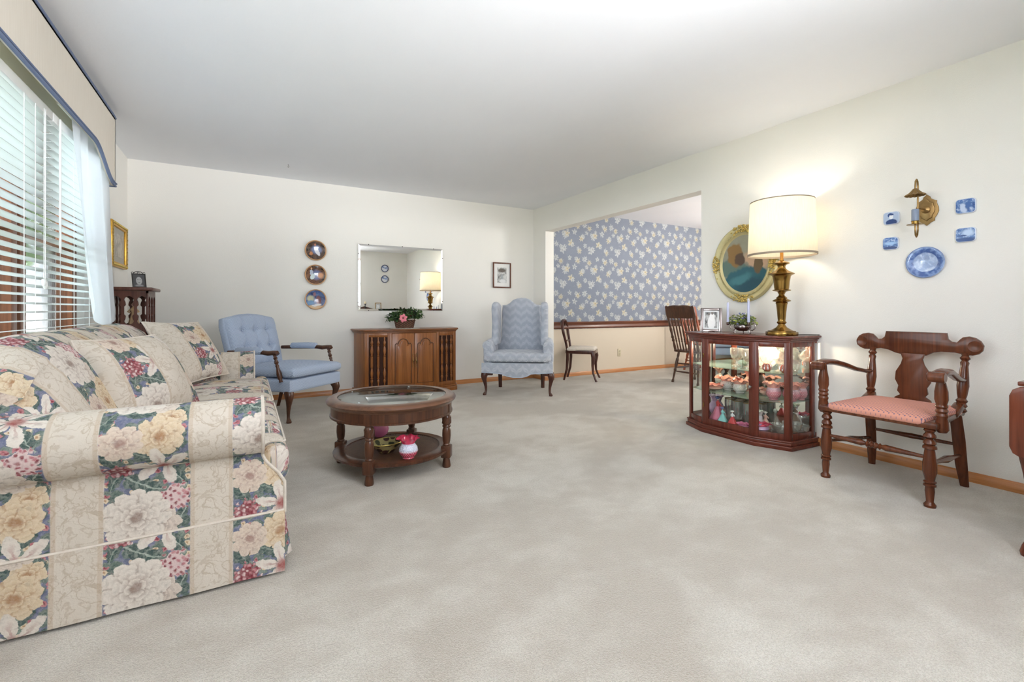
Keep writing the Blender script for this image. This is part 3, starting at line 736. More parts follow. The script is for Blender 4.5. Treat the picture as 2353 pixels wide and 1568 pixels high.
for k in range(4):
    a = radians(-120-4)+k*pi/2; X0, Y0_ = .352*cos(a), .352*sin(a); b = MB()
    M = TR(X0, Y0_, 0, 0, 0, a)
    b.box((0, 0, .375), (.052, .05, .06), .004, M)
    b.lathe([(.018, .348), (.026, .343), (.026, .334), (.020, .330), (.0255, .322), (.028, .30), (.026, .272), (.021, .268), (.026, .262), (.026, .254), (.020, .25), (.026, .235), (.0275, .20), (.024, .165), (.020, .150), (.0235, .145), (.0235, .140), (.02, .137)], n=20, m=M)
    b.box((0, 0, .100), (.060, .060, .078), .007, M)
    b.lathe([(.018, .062), (.020, .054), (.024, .03), (.027, .010), (.024, 0.0)], n=20, m=M)
    for q in range(7):
        b.tube([M @ Vector((.0275*cos(q*.9+w_*.09), .0275*sin(q*.9+w_*.09), .276+w_*.005)) for w_ in range(9)], .0028, 5)
    b.build('leg', m_walnut, ct)

def ruffle(amp, n, z0, z1, rz=.5, ph=0):
    def fn(p, r, z, a):
        f = max(0, min(1, (z-z0)/(z1-z0))); f = f*f
        k = 1+amp*f*sin(n*a+ph); return [p[0]*k, p[1]*k, z+rz*amp*r*f*cos(n*a+ph+.8)]
    return fn
def glaze(name, rgb, rough=.12, hob=0, rgb2=None, zs=None, trans=0.0):
    t = Mt(name, rough, 0, .6, .4); c = lin(rgb)
    if rgb2:
        z = t.sep(t.coord())[2]; c = t.mix(t.ss(z, zs[0], zs[1]), lin(rgb), lin(rgb2))
    if hob:
        xx_, yy_, zz_ = t.sep(t.coord()); an = t.mth('ARCTAN2', yy_, xx_)
        row = (zz_/hob); ro = row.floor(); fu = (an*3.82+ro*.5).fr()-.5; fv = row.fr()-.5
        d = (fu*fu+fv*fv).sqrt(); k = t.ss(d, .42, .1); t.bump(k, .8, .004); c = t.mix(k*.55, c, lin((250, 238, 240)))
    t.color(c)
    if trans: t.b.inputs['Transmission Weight'].default_value = trans
    return t.m
m_cran = glaze('cranberry_opal_hobnail', (190, 34, 74), .1, .0085, (214, 220, 240), (.035, .055))
m_coral = glaze('coral_ruffle_glass', (236, 164, 150), .12); m_rub = glaze('ruby_ruffle_glass', (214, 58, 92), .1)
m_milk = glaze('milk_glass_hobnail', (232, 228, 222), .15, .010); m_pinkh = glaze('pink_hobnail_glass', (226, 128, 140), .12, .010, (236, 200, 214), (.05, .09))
m_pink = glaze('pink_swirl_glass', (214, 120, 160), .1, 0); m_lil = glaze('lilac_opal_glass', (206, 172, 206), .15, 0)
m_peach = glaze('peach_opal_glass', (244, 196, 176), .15)
def ruffled_vase(loc, r, h, mbody, mrim, name, label, cat, n=8, amp=.16, neck=.55, flare=1.0, group=None, foot=.6):
    o = thing(name, label, cat, loc, random.uniform(0, 6), group)
    hb = h*.72
    pb = [(r*foot*.9, 0), (r*foot, .004), (r*foot*.92, .010), (r*.85, hb*.25), (r, hb*.5), (r*.93, hb*.75), (r*neck*1.1, hb*.95), (r*neck, hb)]
    MB().shell(pb+[(r*neck-.003, hb), (r*neck, hb*.94), (r*.85, hb*.6), (r*.5, .012), (0.0, .012)], n=40).build('body', mbody, o)
    pr = [(r*neck, hb-.001), (r*neck*1.12, hb+h*.08), (r*flare*.85, h*.92), (r*flare*1.0, h*.99), (r*flare*1.08, h*1.0)]
    MB().shell(pr+[(a-.003, z-.0015) for a, z in pr[::-1]], n=64, fn=ruffle(amp, n, hb, h)).build('ruffled_rim', mrim, o)
    return o
SH = .1215
ruffled_vase((.822, 2.655, SH), .056, .122, m_cran, m_rub, 'rose_bowl', 'cranberry and white hobnail rose bowl with ruffled rim on the cane shelf', 'vase', 7, .2, .62, 1.0, foot=.62)
o = thing('glass_vase', 'pink iridescent swirled glass vase behind the near table leg', 'vase', (.790, 3.21, SH))
MB().shell([(.03, 0), (.055, .02), (.064, .05), (.058, .08), (.035, .105), (.028, .112), (.03, .12), (.05, .145), (.047, .146), (.026, .122), (.024, .112), (.05, .075), (.055, .04), (0, .01)], n=48, fn=ruffle(.08, 10, .08, .145)).build('body', m_pink, o)
t = Mt('painted_bowl', .35); c = t.coord(); d, vc, _ = t.voro(c, 24, .6); q = t.sep(vc)
t.color(t.mix(t.ss(d, .42, .5), t.mix(t.ss(q[0], .5, .52), lin((70, 40, 34)), lin((60, 62, 40))), lin((176, 160, 108)))); m_pbowl = t.m
o = thing('painted_bowl', 'gold and brown patterned oval bowl on the cane shelf', 'bowl', (.745, 2.84, SH), .4)
MB().shell([(.045, 0), (.05, .004), (.075, .03), (.098, .055), (.104, .058), (.106, .062), (.098, .062), (.07, .035), (.045, .012), (0, .010)], n=48, sy=.8).build('bowl', m_pbowl, o)
MB().tube([(.104*cos(a), .083*sin(a), .062) for a in [2*pi*k/40 for k in range(40)]], .0035, 6, closed=True).build('rim', plain('gold_rim', (190, 170, 96), .35, .7), o)

# ------------------------------------------------------------------ chairs
def cab_leg(b, x, y, dx, dy, h=.25, r=.03, m=None):
    """cabriole leg: knee turned out along (dx,dy), small pad foot"""
    L = sqrt(dx*dx+dy*dy); dx /= L; dy /= L; pts = []; rad = []
    for f, off, rr in [(1, 0, 1.15), (.93, .012, 1.2), (.82, .022, 1.08), (.7, .018, .82), (.55, .006, .62), (.38, -.006, .48), (.22, -.010, .40), (.12, -.006, .42), (.06, .008, .60), (.02, .014, .66), (0, .014, .55)]:
        pts.append((x+dx*off, y+dy*off, f*h)); rad.append(r*rr)
    b.tube(pts, rad, 12, m=m)
def seatpad(x0, x1, y0, y1, z0, z1, r=.04, crown=.02, n=16): return pad(x0, x1, y0, y1, z0, z1, lambda P: (P.x, P.y), r, crown, n)

# wingback chair
wc = thing('wingback_chair', 'blue-grey flame-stitch wingback armchair with cabriole legs near the back corner', 'armchair', (2.87, 4.84, 0), atan2(-.583, .812))
ap = [(-.405, .375), (-.405, .262), (-.25, .255), (-.165, .248), (-.12, .226), (-.04, .21), (.06, .21), (.12, .226), (.165, .25), (.25, .258), (.415, .265), (.415, .375)]
b = MB(); b.prism(ap, -.015, .03, .008, m=MXa((0, -.31, 0), (1, 0, 0), (0, 0, 1), (0, -1, 0))); b.b2((-.395, -.30, .262), (.405, .27, .375), .02); b.build('seat_frame', m_flame, wc)
pad(-.385, .395, -.345, .20, .385, .487, lambda P: (P.x, P.y), .04, .02, 16).build('seat_cushion', m_flame, wc)
bo = [(-.30, .38), (-.30, .55), (-.255, .62), (-.25, .95), (-.245, 1.058), (-.19, 1.062), (-.15, 1.085), (-.11, 1.125), (-.05, 1.148), (.0, 1.155), (.05, 1.152), (.11, 1.13), (.155, 1.09), (.19, 1.066), (.25, 1.056), (.255, .95), (.265, .62), (.31, .55), (.31, .38)]
MB().prism(bo, 0, .13, .03, m=MXa((0, .20, 0), (1, 0, 0), (0, .12, .99), (0, 1, 0)), seg=3).build('backrest', m_flame, wc)
for s in (-1, 1):
    cx = .008
    # wing: a panel running front-back, outline in (y,z)
    wo = [(.26, .55), (-.08, .56), (-.05, .66), (-.02, .80), (-.05, .92), (-.075, 1.0), (-.04, 1.065), (.05, 1.085), (.16, 1.075), (.30, 1.05)]
    th = .085
    def wf(M_): return M_
    xo = cx+s*.255
    MB().prism(wo, 0, th, .034, m=MXa((xo if s > 0 else xo-th, 0, 0), (0, 1, 0), (0, 0, 1), (1, 0, 0)), seg=3).build('wing', m_flame, wc)
    b = MB(); b.b2((cx+s*.29 if s > 0 else cx-.40, -.30, .36), (cx+.41 if s > 0 else cx-.29, .24, .59), .03)
    b.tube([(cx+s*.352, -.315, .575), (cx+s*.352, -.1, .58), (cx+s*.345, .22, .585)], [.053, .055, .055], 16); b.build('arm', m_flame, wc)
    b = MB(); cab_leg(b, cx+s*.375, -.285, s*.6, -.8, .262, .034); b.box((cx+s*.335, -.30, .245), (.10, .035, .03), .008); b.build('leg', m_darkm, wc)
    b = MB(); b.turn((cx+s*.27, .22, .27), (cx+s*.27, .27, 0), [(0, .026), (1, .022)], 4); b.build('leg', m_darkm, wc)
MB().tube([(-.40, -.34, .268), (-.25, -.342, .26), (-.165, -.342, .252), (-.12, -.342, .23), (-.04, -.342, .214), (.06, -.342, .214), (.12, -.342, .23), (.165, -.342, .255), (.25, -.342, .262), (.41, -.34, .27)], .005, 6).build('piping', plain('pale_blue_piping', (176, 186, 202), .8), wc)

# blue open-arm chair
bc = thing('open_armchair', 'sky blue buttoned armchair with padded wooden arms behind the sofa end', 'armchair', (.33, 4.90, 0), atan2(.669, .743))
b = pad(-.335, .335, -.36, .33, .262, .385, lambda P: (P.x, P.y), .03, 0, 10); b.build('seat_base', m_herr, bc)
pad(-.325, .325, -.385, .26, .39, .475, lambda P: (P.x, P.y), .038, .03, 16).build('seat_cushion', m_herr, bc)
bm_ = MXa((0, .30, .36), (1, 0, 0), (0, .27, .963), (0, .963, -.27))
bo = [(-.29, 0), (-.30, .50), (-.285, .575), (-.2, .592), (-.1, .612), (0, .618), (.1, .612), (.2, .592), (.285, .575), (.30, .50), (.29, 0)]
MB().prism(bo, 0, .075, .02, m=bm_, seg=3).build('backrest', m_herr, bc)
btn = [(x_, y_) for x_ in (-.14, 0, .14) for y_ in (.28, .44)]
def bf(u, v, s):
    a = 2*u-1; x_ = a*(.275+.01*v); y_ = .06+v*(.50+.045*(1-a*a)); g = max(0, 1-abs(a)**6)**.5*max(0, 1-abs(2*v-1)**6)**.5
    z_ = .055*g
    for bx, by in btn: z_ -= .030*math.exp(-((x_-bx)**2+(y_-by)**2)/.0012)
    for bx in (-.14, 0, .14): z_ -= .008*math.exp(-((x_-bx)**2)/.0001)*g
    for by in (.28, .44): z_ -= .006*math.exp(-((y_-by)**2)/.0001)*g
    return (x_, y_, -z_ if s > 0 else .002)
b = MB(); b.grid(lambda u, v: bf(u, v, 1), 60, 60, m=bm_); b.grid(lambda u, v: bf(u, v, -1), 4, 4, m=bm_); cu = b.build('back_cushion', m_herr, bc, angle=80)
for bx, by in btn: MB().ball((bx, by, -.028), (.008, .008, .005), 8, bm_).build('button', m_herr, bc)
for s in (-1, 1):
    b = MB(); b.tube([(s*.31, .36, .60), (s*.325, .22, .605), (s*.335, -.06, .612)], [.018, .02, .02], 10)
    b.tube([(s*.335, -.06, .612), (s*.337, -.13, .606), (s*.34, -.185, .612), (s*.34, -.225, .61), (s*.34, -.235, .600)], [.02, .022, .021, .024, .018], 10)
    b.turn((s*.34, -.20, .60), (s*.338, -.27, .36), [(0, .017), (.08, .012), (.14, .018), (.2, .011), (.3, .019), (.36, .011), (.42, .016), (.48, .012), (.7, .022), (.85, .02), (.93, .012), (1, .018)], 14)
    b.build('arm', m_walnut, bc)
    b = MB(); b.tube([(s*.325, .25, .603), (s*.325, .235, .618), (s*.333, .05, .624), (s*.336, -.045, .622), (s*.336, -.06, .612)], [.02, .031, .033, .031, .02], 14); b.build('arm_pad', m_herr, bc)
    b = MB(); cab_leg(b, s*.29, -.305, s*.5, -.8, .275, .034); b.build('leg', m_walnut, bc)
    b = MB(); b.turn((s*.26, .28, .275), (s*.26, .36, 0), [(0, .026), (1, .02)], 4); b.build('leg', m_walnut, bc)

# turned-arm chair with pink seat, against the right wall; modelled in world axes (facing -x)
ac = thing('wooden_armchair', 'polished brown wooden armchair with fiddle-shaped splat and pink dotted seat', 'armchair', (3.22, 1.22, 0))
def wz(b, pts2, x0, x1, bev=.004, tilt=0):   # outline in (y,z) extruded in x
    b.prism(pts2, 0, x1-x0, bev, m=MXa((x0-3.22+tilt*0, 0, 0), (0, 1, 0), (0, 0, 1), (1, 0, 0))); return b
crest = [(0.312, 0.778), (0.308, .80), (0.297, 0.820), (0.275, .834), (0.246, 0.840), (0.220, .834), (0.205, 0.818), (0.194, 0.803), (0.170, 0.806), (0.156, 0.820), (0.149, 0.855), (-0.145, 0.855), (-0.150, 0.82), (-0.165, 0.806), (-.188, .803), (-0.199, 0.818), (-0.214, 0.834), (-.24, .840), (-.268, .832), (-0.288, .815), (-0.300, 0.790), (-.296, .762), (-.28, .742), (-0.255, 0.733), (-0.225, 0.734), (-0.180, 0.744), (-0.119, 0.744), (-0.084, 0.736), (-0.050, 0.715), (0.060, 0.713), (0.10, .722), (0.136, 0.738), (0.176, 0.745), (0.232, 0.734), (.265, .733), (0.290, 0.744), (.308, .76)]
wz(MB(), crest, 3.505, 3.530, .006).build('crest_rail', m_maple, ac)
for s in (1,):
    for yy_ in (.278, -.266):
        MB().lathe([(.0, 0), (.022, .001), (.03, .004), (.03, .0)], n=20, m=MXa((3.505-3.22, yy_, .785), (0, 1, 0), (0, 0, 1), (-1, 0, 0))).build('scroll_boss', m_maple, ac)
splat = [(0.066, 0.725), (0.056, 0.692), (0.064, 0.66), (0.090, 0.61), (0.094, 0.561), (0.077, 0.524), (0.083, 0.491), (0.068, 0.47), (0.096, 0.45), (0.100, 0.42), (-0.086, 0.42), (-0.080, 0.452), (-0.054, 0.471), (-0.067, 0.49), (-.062, .524), (-0.080, 0.558), (-0.078, 0.61), (-0.05, 0.66), (-0.042, 0.692), (-0.052, 0.725)]
wz(MB(), splat, 3.485, 3.500, .003).build('splat', m_maple, ac)
# seat frame and cushion
sf = [(2.955, .265), (2.955, -.275), (3.04, -.285), (3.10, -.26), (3.44, -.225), (3.50, -.225), (3.50, .225), (3.44, .225), (3.10, .25), (3.04, .275)]
MB().prism([(p[0]-3.22, p[1]) for p in sf], .392, .425, .008).build('seat_frame', m_maple, ac)
pad(-.27, .255, -.232, .225, .40, .448, lambda P: (P.x, P.y), .022, .014, 14).build('seat_cushion', m_pinkseat, ac)
LG0 = [(0, .020), (.03, .030), (.06, .020), (.09, .030), (.115, .032), (.14, .018), (.17, .030), (.2, .032), (.215, .024), (.23, .033), (.26, .035), (.275, .024), (.32, .027), (.45, .034), (.56, .034), (.62, .027), (.665, .024), (.675, .031), (.69, .031), (.70, .023), (.715, .031), (.735, .031), (.745, .022), (.80, .024), (.93, .018), (.95, .024), (.97, .031), (1, .029)]
LG = [(t_, r_*.84) for t_, r_ in LG0]
for s, yf, yb in ((1, .235, .205), (-1, -.240, -.215)):
    b = MB(); b.turn((-.235, yf, .395), (-.245, yf+s*.004, 0), LG, 20); b.build('leg', m_maple, ac)
    b = MB(); b.tube([(.20, yb-s*.005, .40), (.225, yb, .27), (.25, yb+s*.004, .12), (.27, yb+s*.012, 0)], [.027, .029, .027, .020], 10, sq=.75); b.build('leg', m_maple, ac)
    # rear post from seat to crest, and scroll foot of the seat frame
    b = MB(); b.turn((.235, yb+s*.006, .415), (.285, yb+s*.012, .745), [(0, .018), (.04, .027), (.08, .018), (.12, .027), (.16, .019), (.2, .027), (.24, .018), (.3, .022), (.45, .027), (.6, .023), (.78, .017), (.84, .02), (.87, .014), (.91, .024), (.95, .015), (1, .02)], 16)
    b.box((.19, yb, .435), (.13, .05, .04), .012, rot=(0, -.35, 0)); b.build('rear_post', m_maple, ac)
    b = MB(); b.tube([(.262, yb+s*.008, .60), (.20, yb+s*.018, .600), (.10, yb+s*.03, .618), (.0, yf+s*.015, .648), (-.10, yf+s*.03, .670), (-.19, yf+s*.036, .676), (-.25, yf+s*.036, .668), (-.275, yf+s*.036, .655)], [.016, .020, .022, .025, .028, .031, .032, .022], 14, sq=.62)
    b.lathe([(0, -.034), (.022, -.034), (.026, -.03), (.026, .03), (.022, .034), (0, .034)], n=18, m=MXa((-.262, yf+s*.036, .656), (1, 0, 0), (0, 0, 1), (0, 1, 0))); b.build('arm', m_maple, ac)
    b = MB(); b.turn((-.205, yf+s*.034, .66), (-.20, yf+s*.038, .375), [(0, .016), (.12, .019), (.28, .027), (.42, .028), (.5, .022), (.54, .027), (.58, .021), (.62, .027), (.66, .021), (.7, .027), (.75, .022), (.8, .025), (.95, .027), (1, .018)], 16); b.build('arm_post', m_maple, ac)
    b = MB(); b.turn((-.235, yf, .215), (.25, yb+s*.003, .175), [(0, .009), (.3, .012), (.5, .019), (.7, .012), (1, .009)], 12); b.build('stretcher', m_maple, ac)
b = MB(); b.turn((-.24, -.235, .245), (-.24, .235, .25), [(0, .008), (.1, .010), (.38, .017), (.42, .010), (.435, .018), (.45, .010), (.475, .019), (.5, .011), (.52, .019), (.545, .011), (.56, .018), (.58, .010), (.62, .017), (.9, .010), (1, .008)], 14); b.build('stretcher', m_maple, ac)
b = MB(); b.turn((.232, -.215, .235), (.232, .21, .235), [(0, .008), (.3, .012), (.5, .016), (.7, .012), (1, .008)], 12); b.build('stretcher', m_maple, ac)

# balloon-back side chair in the dining room
sc = thing('side_chair', 'dark balloon-back side chair with ivory seat just inside the dining room', 'chair', (4.125, 5.235, 0), atan2(.69, .72))
# local: x across, -y front.
def arc_back(b, s=1):
    pts = []
    for k in range(25):
        a = pi*(k/24)*1.0; pts.append((.185*cos(a), .0, .20*sin(a)))
    return pts
loop = [(-.145, .17, .43), (-.155, .185, .52), (-.185, .21, .64), (-.195, .225, .72), (-.165, .238, .785), (-.10, .246, .825), (0, .25, .838), (.10, .246, .825), (.165, .238, .785), (.195, .225, .72), (.185, .21, .64), (.155, .185, .52), (.145, .17, .43)]
b = MB(); b.tube(loop, [.016, .017, .019, .021, .024, .028, .032, .028, .024, .021, .019, .017, .016], 10, sq=.55); b.build('back_frame', m_darkm, sc)
b = MB(); b.tube([(-.155, .188, .535), (-.06, .192, .55), (.06, .192, .55), (.155, .188, .535)], [.012, .018, .018, .012], 8, sq=.5); b.build('cross_rail', m_darkm, sc); b = MB(); b.tube([(-.10, .243, .80), (-.03, .236, .755), (.03, .236, .755), (.10, .243, .80)], [.01, .014, .014, .01], 8, sq=.5); b.build('cross_rail', m_darkm, sc)
MB().prism([(-.21, -.20), (-.14, -.225), (.14, -.225), (.21, -.20), (.205, 0), (.165, .19), (-.165, .19), (-.205, 0)], .375, .425, .008).build('seat_frame', m_darkm, sc)
pad(-.20, .20, -.215, .17, .41, .462, lambda P: (P.x, P.y), .025, .012, 12).build('seat', m_ivory, sc)
for s in (-1, 1):
    b = MB(); b.tube([(s*.185, -.185, .40), (s*.195, -.20, .33), (s*.185, -.19, .22), (s*.19, -.195, .12), (s*.205, -.225, .04), (s*.212, -.245, 0)], [.028, .030, .020, .015, .014, .015], 10); b.build('leg', m_darkm, sc)
    b = MB(); b.tube([(s*.150, .165, .43), (s*.150, .165, .30), (s*.15, .175, .15), (s*.15, .215, 0)], [.020, .021, .018, .014], 8); b.build('leg', m_darkm, sc)

# pressed-back spindle chairs
def press_chair(loc, rz, mat, label):
    o = thing('spindle_chair', label, 'chair', loc, rz, 'pressed-back dining chairs')
    cr = [(-.225, .885), (-.235, .93), (-.23, 1.03), (-.215, 1.045), (-.19, 1.035), (-.14, 1.045), (-.07, 1.05), (0, 1.045), (.07, 1.05), (.14, 1.045), (.19, 1.035), (.215, 1.045), (.23, 1.03), (.235, .93), (.225, .885), (.12, .875), (0, .88), (-.12, .875)]
    lean = lambda z: .19+(z-.43)*.24
    M = MXa((0, lean(0)-.012, 0), (1, 0, 0), (0, .24, 1), (0, 1, -.24))
    MB().prism(cr, 0, .022, .005, m=M).build('crest_rail', mat, o)
    b = MB(); b.tube([(-.17, -.02, .965), (-.06, -.024, .98), (.06, -.024, .98), (.17, -.02, .965)], .006, 6, m=MXa((0, lean(0), 0), (1, 0, 0), (0, 1, 0), (0, .24, 1))); b.tube([(-.2, -.016, .92), (.2, -.016, .92)], .004, 6, m=MXa((0, lean(0), 0), (1, 0, 0), (0, 1, 0), (0, .24, 1))); b.build('pressed_ornament', mat, o)
    MB().prism([(-.22, -.20), (-.12, -.23), (.12, -.23), (.22, -.20), (.215, .05), (.19, .205), (-.19, .205), (-.215, .05)], .415, .445, .01).build('seat', mat, o)
    SP = [(0, .009), (.1, .010), (.25, .008), (.28, .013), (.31, .008), (.34, .013), (.37, .009), (.55, .011), (.8, .008), (1, .006)]
    for k in range(7):
        x_ = -.135+.045*k; MB().turn((x_, .185, .44), (x_*1.15, lean(.89), .89), SP, 8).build('spindle', mat, o)
    for s in (-1, 1):
        MB().turn((s*.185, .185, .44), (s*.215, lean(1.0)+.0, 1.0), [(0, .016), (.1, .018), (.2, .012), (.23, .021), (.28, .013), (.31, .022), (.36, .014), (.5, .02), (.56, .013), (.6, .021), (.65, .014), (.8, .019), (1, .014)], 12).build('back_post', mat, o)
        for yy0, yy1 in ((-.17, -.23), (.15, .22)):
            MB().turn((s*.155, yy0, .42), (s*.205, yy1, 0), [(0, .014), (.15, .018), (.2, .013), (.25, .02), (.45, .021), (.55, .014), (.6, .02), (.64, .014), (.9, .012), (.94, .018), (1, .017)], 12).build('leg', mat, o)
        MB().turn((s*.175, -.195, .2), (s*.18, .18, .2), [(0, .008), (.5, .014), (1, .008)], 10).build('stretcher', mat, o)
    for yy0, zz0 in ((.17, .26), (.185, .15), (-.19, .26), (-.2, .15)):
        MB().turn((-.17, yy0, zz0), (.17, yy0, zz0), [(0, .008), (.5, .013), (1, .008)], 10).build('stretcher', mat, o)
    return o
press_chair((5.27, 4.20, 0), radians(90), m_press, 'dark pressed-back spindle chair seen beyond the opening, nearer of the two')
press_chair((6.44, 4.98, 0), radians(2), m_presslit, 'reddish pressed-back spindle chair at the far side of the dining table')
dt = thing('dining_table', 'oval dining table mostly behind the right side of the opening', 'table', (6.45, 4.15, 0))
MB().lathe([(0, .73), (.6, .73), (.61, .745), (.6, .76), (0, .76)], n=48, sy=.85).build('tabletop', m_presslit, dt)
MB().lathe([(.30, 0), (.30, .03), (.12, .08), (.07, .2), (.10, .4), (.06, .6), (.14, .73)], n=24).build('pedestal', m_presslit, dt)
dl_ = thing('ceiling_light', 'dome ceiling light in the dining room', 'lamp', (6.6, 3.5, CH))
MB().lathe([(0, 0), (.06, 0), (.06, -.02), (.01, -.03), (.01, -.25), (.0, -.25)], n=24).build('canopy', m_brass, dl_)
t = Mt('frosted_dome', .3); t.color((.9, .88, .82, 1)); t.b.inputs['Emission Color'].default_value = (1, .9, .75, 1); t.b.inputs['Emission Strength'].default_value = 3
MB().shell([(.0, -.36), (.08, -.35), (.13, -.30), (.15, -.25), (.145, -.25), (.12, -.3), (.07, -.345), (0, -.355)], n=32).build('glass_dome', t.m, dl_)
point('dining_bulb', (6.6, 3.5, CH-.40), DINING_W, (1, .94, .84), .08)
o = thing('wall_outlet', 'almond wall outlet below the chair rail', 'outlet', (5.13, DYB, .31))
MB().box((0, -.004, 0), (.07, .008, .115), .003).build('cover_plate', m_outlet, o)
for dz in (-.022, .022): MB().lathe([(0, 0), (.016, 0), (.016, .003), (0, .003)], n=16, m=MXa((0, -.008, dz), (1, 0, 0), (0, 0, 1), (0, -1, 0))).build('socket', plain('outlet_face', (176, 166, 142), .4), o)

# ------------------------------------------------------------------ curio cabinet (right wall)
cc_ = thing('curio_cabinet', 'low cherry curio cabinet with lit glass doors and mirrored back', 'cabinet', (3.45, 2.273, 0))
CY = 2.273
def foot(e=0.0, back=3.612):   # footprint polygon, grown by e
    return [(back, CY+.445+e), (3.585, CY+.445+e), (3.297-e*.5, CY+.425+e), (3.215-e, CY+.215+e*.3), (3.215-e, CY-.215-e*.3), (3.297-e*.5, CY-.425-e), (3.585, CY-.445-e), (back, CY-.445-e)]
b = MB(); b.prism(foot(.022), 0, .030, .004); b.prism(foot(.012), .030, .052, .006); b.prism(foot(.016), .052, .066, .005); b.build('base_plinth', m_cherryt, cc_, world=True)
b = MB(); b.prism(foot(.004), .7572, .772, .004); b.prism(foot(.014), .772, .786, .006); b.prism(foot(.030), .786, .803, .007); b.build('top_board', m_cherryt, cc_, world=True)
ZT = .803
b = MB(); b.prism(foot(-.004), .066, .095); b.build('bottom_panel', m_cherry, cc_, world=True)
b = MB(); b.prism([(p[0]+.003, p[1]) for p in foot(-.002)], .745, .757); b.build('upper_panel', m_cherry, cc_, world=True)
MB().b2((3.600, CY-.43, .095), (3.610, CY+.43, .745)).build('mirror_back', m_mirror, cc_, world=True)
fp = foot(0)
def framed(A, B, z0, z1, st, nm, knob=False, left=None, right=None, top=.035, bot=.045):
    A = Vector((*A, 0)); B = Vector((*B, 0)); d = (B-A); L = d.length; d /= L; nrm = Vector((d.y, -d.x, 0))
    if (nrm.x > 0): nrm = -nrm
    M = MXa(A, d, nrm, (0, 0, 1)); b = MB(); l = left or st; r = right or st
    b.b2((0, -.018, z0), (l, 0, z1), .003, M); b.b2((L-r, -.018, z0), (L, 0, z1), .003, M); b.b2((l, -.018, z1-top), (L-r, 0, z1), .003, M); b.b2((l, -.018, z0), (L-r, 0, z0+bot), .003, M)
    o = b.build(nm, m_cherry, cc_, world=True)
    MB().b2((l-.004, -.011, z0+bot-.004), (L-r+.004, -.008, z1-top+.004), 0, M).build('glass_pane', m_glass, o, world=True)
    return o, M, L
Z0, Z1 = .066, .757
framed(fp[1], fp[2], Z0, Z1, .035, 'side_panel'); framed(fp[2], fp[3], Z0, Z1, .032, 'front_panel')
dr, M, L = framed(fp[3], fp[4], Z0+.004, Z1-.004, .042, 'door')
dk = MB(); dk.lathe([(.004, 0), (.004, .012), (.010, .016), (.013, .022), (.010, .028), (0, .030)], n=16, m=M @ MXa((L-.021, 0, .425), (1, 0, 0), (0, 0, 1), (0, 1, 0))); dk.build('knob', m_nickel, dr, world=True)
for zz_ in (.22, .62): MB().b2((-.004, -.002, zz_-.018), (.004, .004, zz_+.018), .002, M).build('hinge', m_brass, dr, world=True)
framed(fp[4], fp[5], Z0, Z1, .034, 'front_panel', left=.03, right=.036); framed(fp[5], fp[6], Z0, Z1, .034, 'side_panel', left=.036, right=.04)
for zz_ in (.329, .536):
    MB().prism([(min(p[0], 3.598)+(.022 if p[0] < 3.5 else 0), CY+(p[1]-CY)*.95) for p in fp], zz_-.006, zz_).build('glass_shelf', m_shelfg, cc_, world=True)
b = MB()
for dy in (-.22, .22): b.lathe([(.03, .745), (.03, .732), (0, .730)], (3.42, CY+dy, 0), 20)
b.build('light_fitting', m_brass, cc_, world=True)
for dy in (-.22, .22): point('curio_bulb', (3.40, CY+dy, .72), CURIO_W, (1, .86, .62), .02)

# cabinet contents --------------------------------------------------
S1, S2, S3 = .536, .329, .096
def crystal_goblet(loc, r, h, label, handles=False, nm='crystal_goblet', mat=None):
    o = thing(nm, label, 'glassware', loc, 0, 'crystal on the upper glass shelf')
    MB().shell([(r*.75, 0), (r*.75, .005), (r*.3, .014), (r*.16, h*.22), (r*.2, h*.3), (r*.75, h*.42), (r, h*.65), (r*1.02, h), (r*.97, h), (r*.92, h*.65), (r*.6, h*.45), (0, h*.38)], n=12).build('bowl', mat or m_crys, o)
    if handles:
        for s in (-1, 1): MB().tube([(0, s*r*.95, h*.85), (0, s*r*1.5, h*.82), (0, s*r*1.55, h*.62), (0, s*r*.95, h*.5)], .004, 6).build('handle', mat or m_crys, o)
    return o
crystal_goblet((3.42, 2.335, S1), .048, .145, 'crystal footed celery vase at the left on the top shelf')
crystal_goblet((3.40, 2.225, S1), .048, .145, 'crystal two-handled cup beside the door knob side of the top shelf', True)
o = thing('crystal_plate', 'round crystal plate standing on edge at the back of the top shelf', 'glassware', (3.47, 2.11, S1), 0, 'crystal on the upper glass shelf')
M = MXa((0, 0, .095), (0, 1, 0), (.2, 0, .98), (-.98, 0, .2)); b = MB()
b.lathe([(0, 0), (.05, .002), (.052, .006), (.056, .002), (.075, .006), (.078, .010), (.088, .012), (.093, .012), (.088, .004), (0, -.004)], n=36, m=M); b.build('plate', m_crys, o)
b = MB(); b.box((-.02, 0, .006), (.06, .07, .012), .004); b.build('easel', m_crys, o)
o = thing('cake_stand', 'crystal covered compote on the top shelf behind the right post', 'glassware', (3.42, 1.985, S1), 0, 'crystal on the upper glass shelf')
MB().shell([(.04, 0), (.012, .012), (.012, .05), (.05, .07), (.062, .09), (.06, .095), (.05, .10), (.03, .13), (.008, .145), (.014, .155), (0, .165)], n=16).build('compote', m_crys, o)
m_rubyd = plain('ruby_flash_crystal', (176, 92, 72), .12, coat=.4)
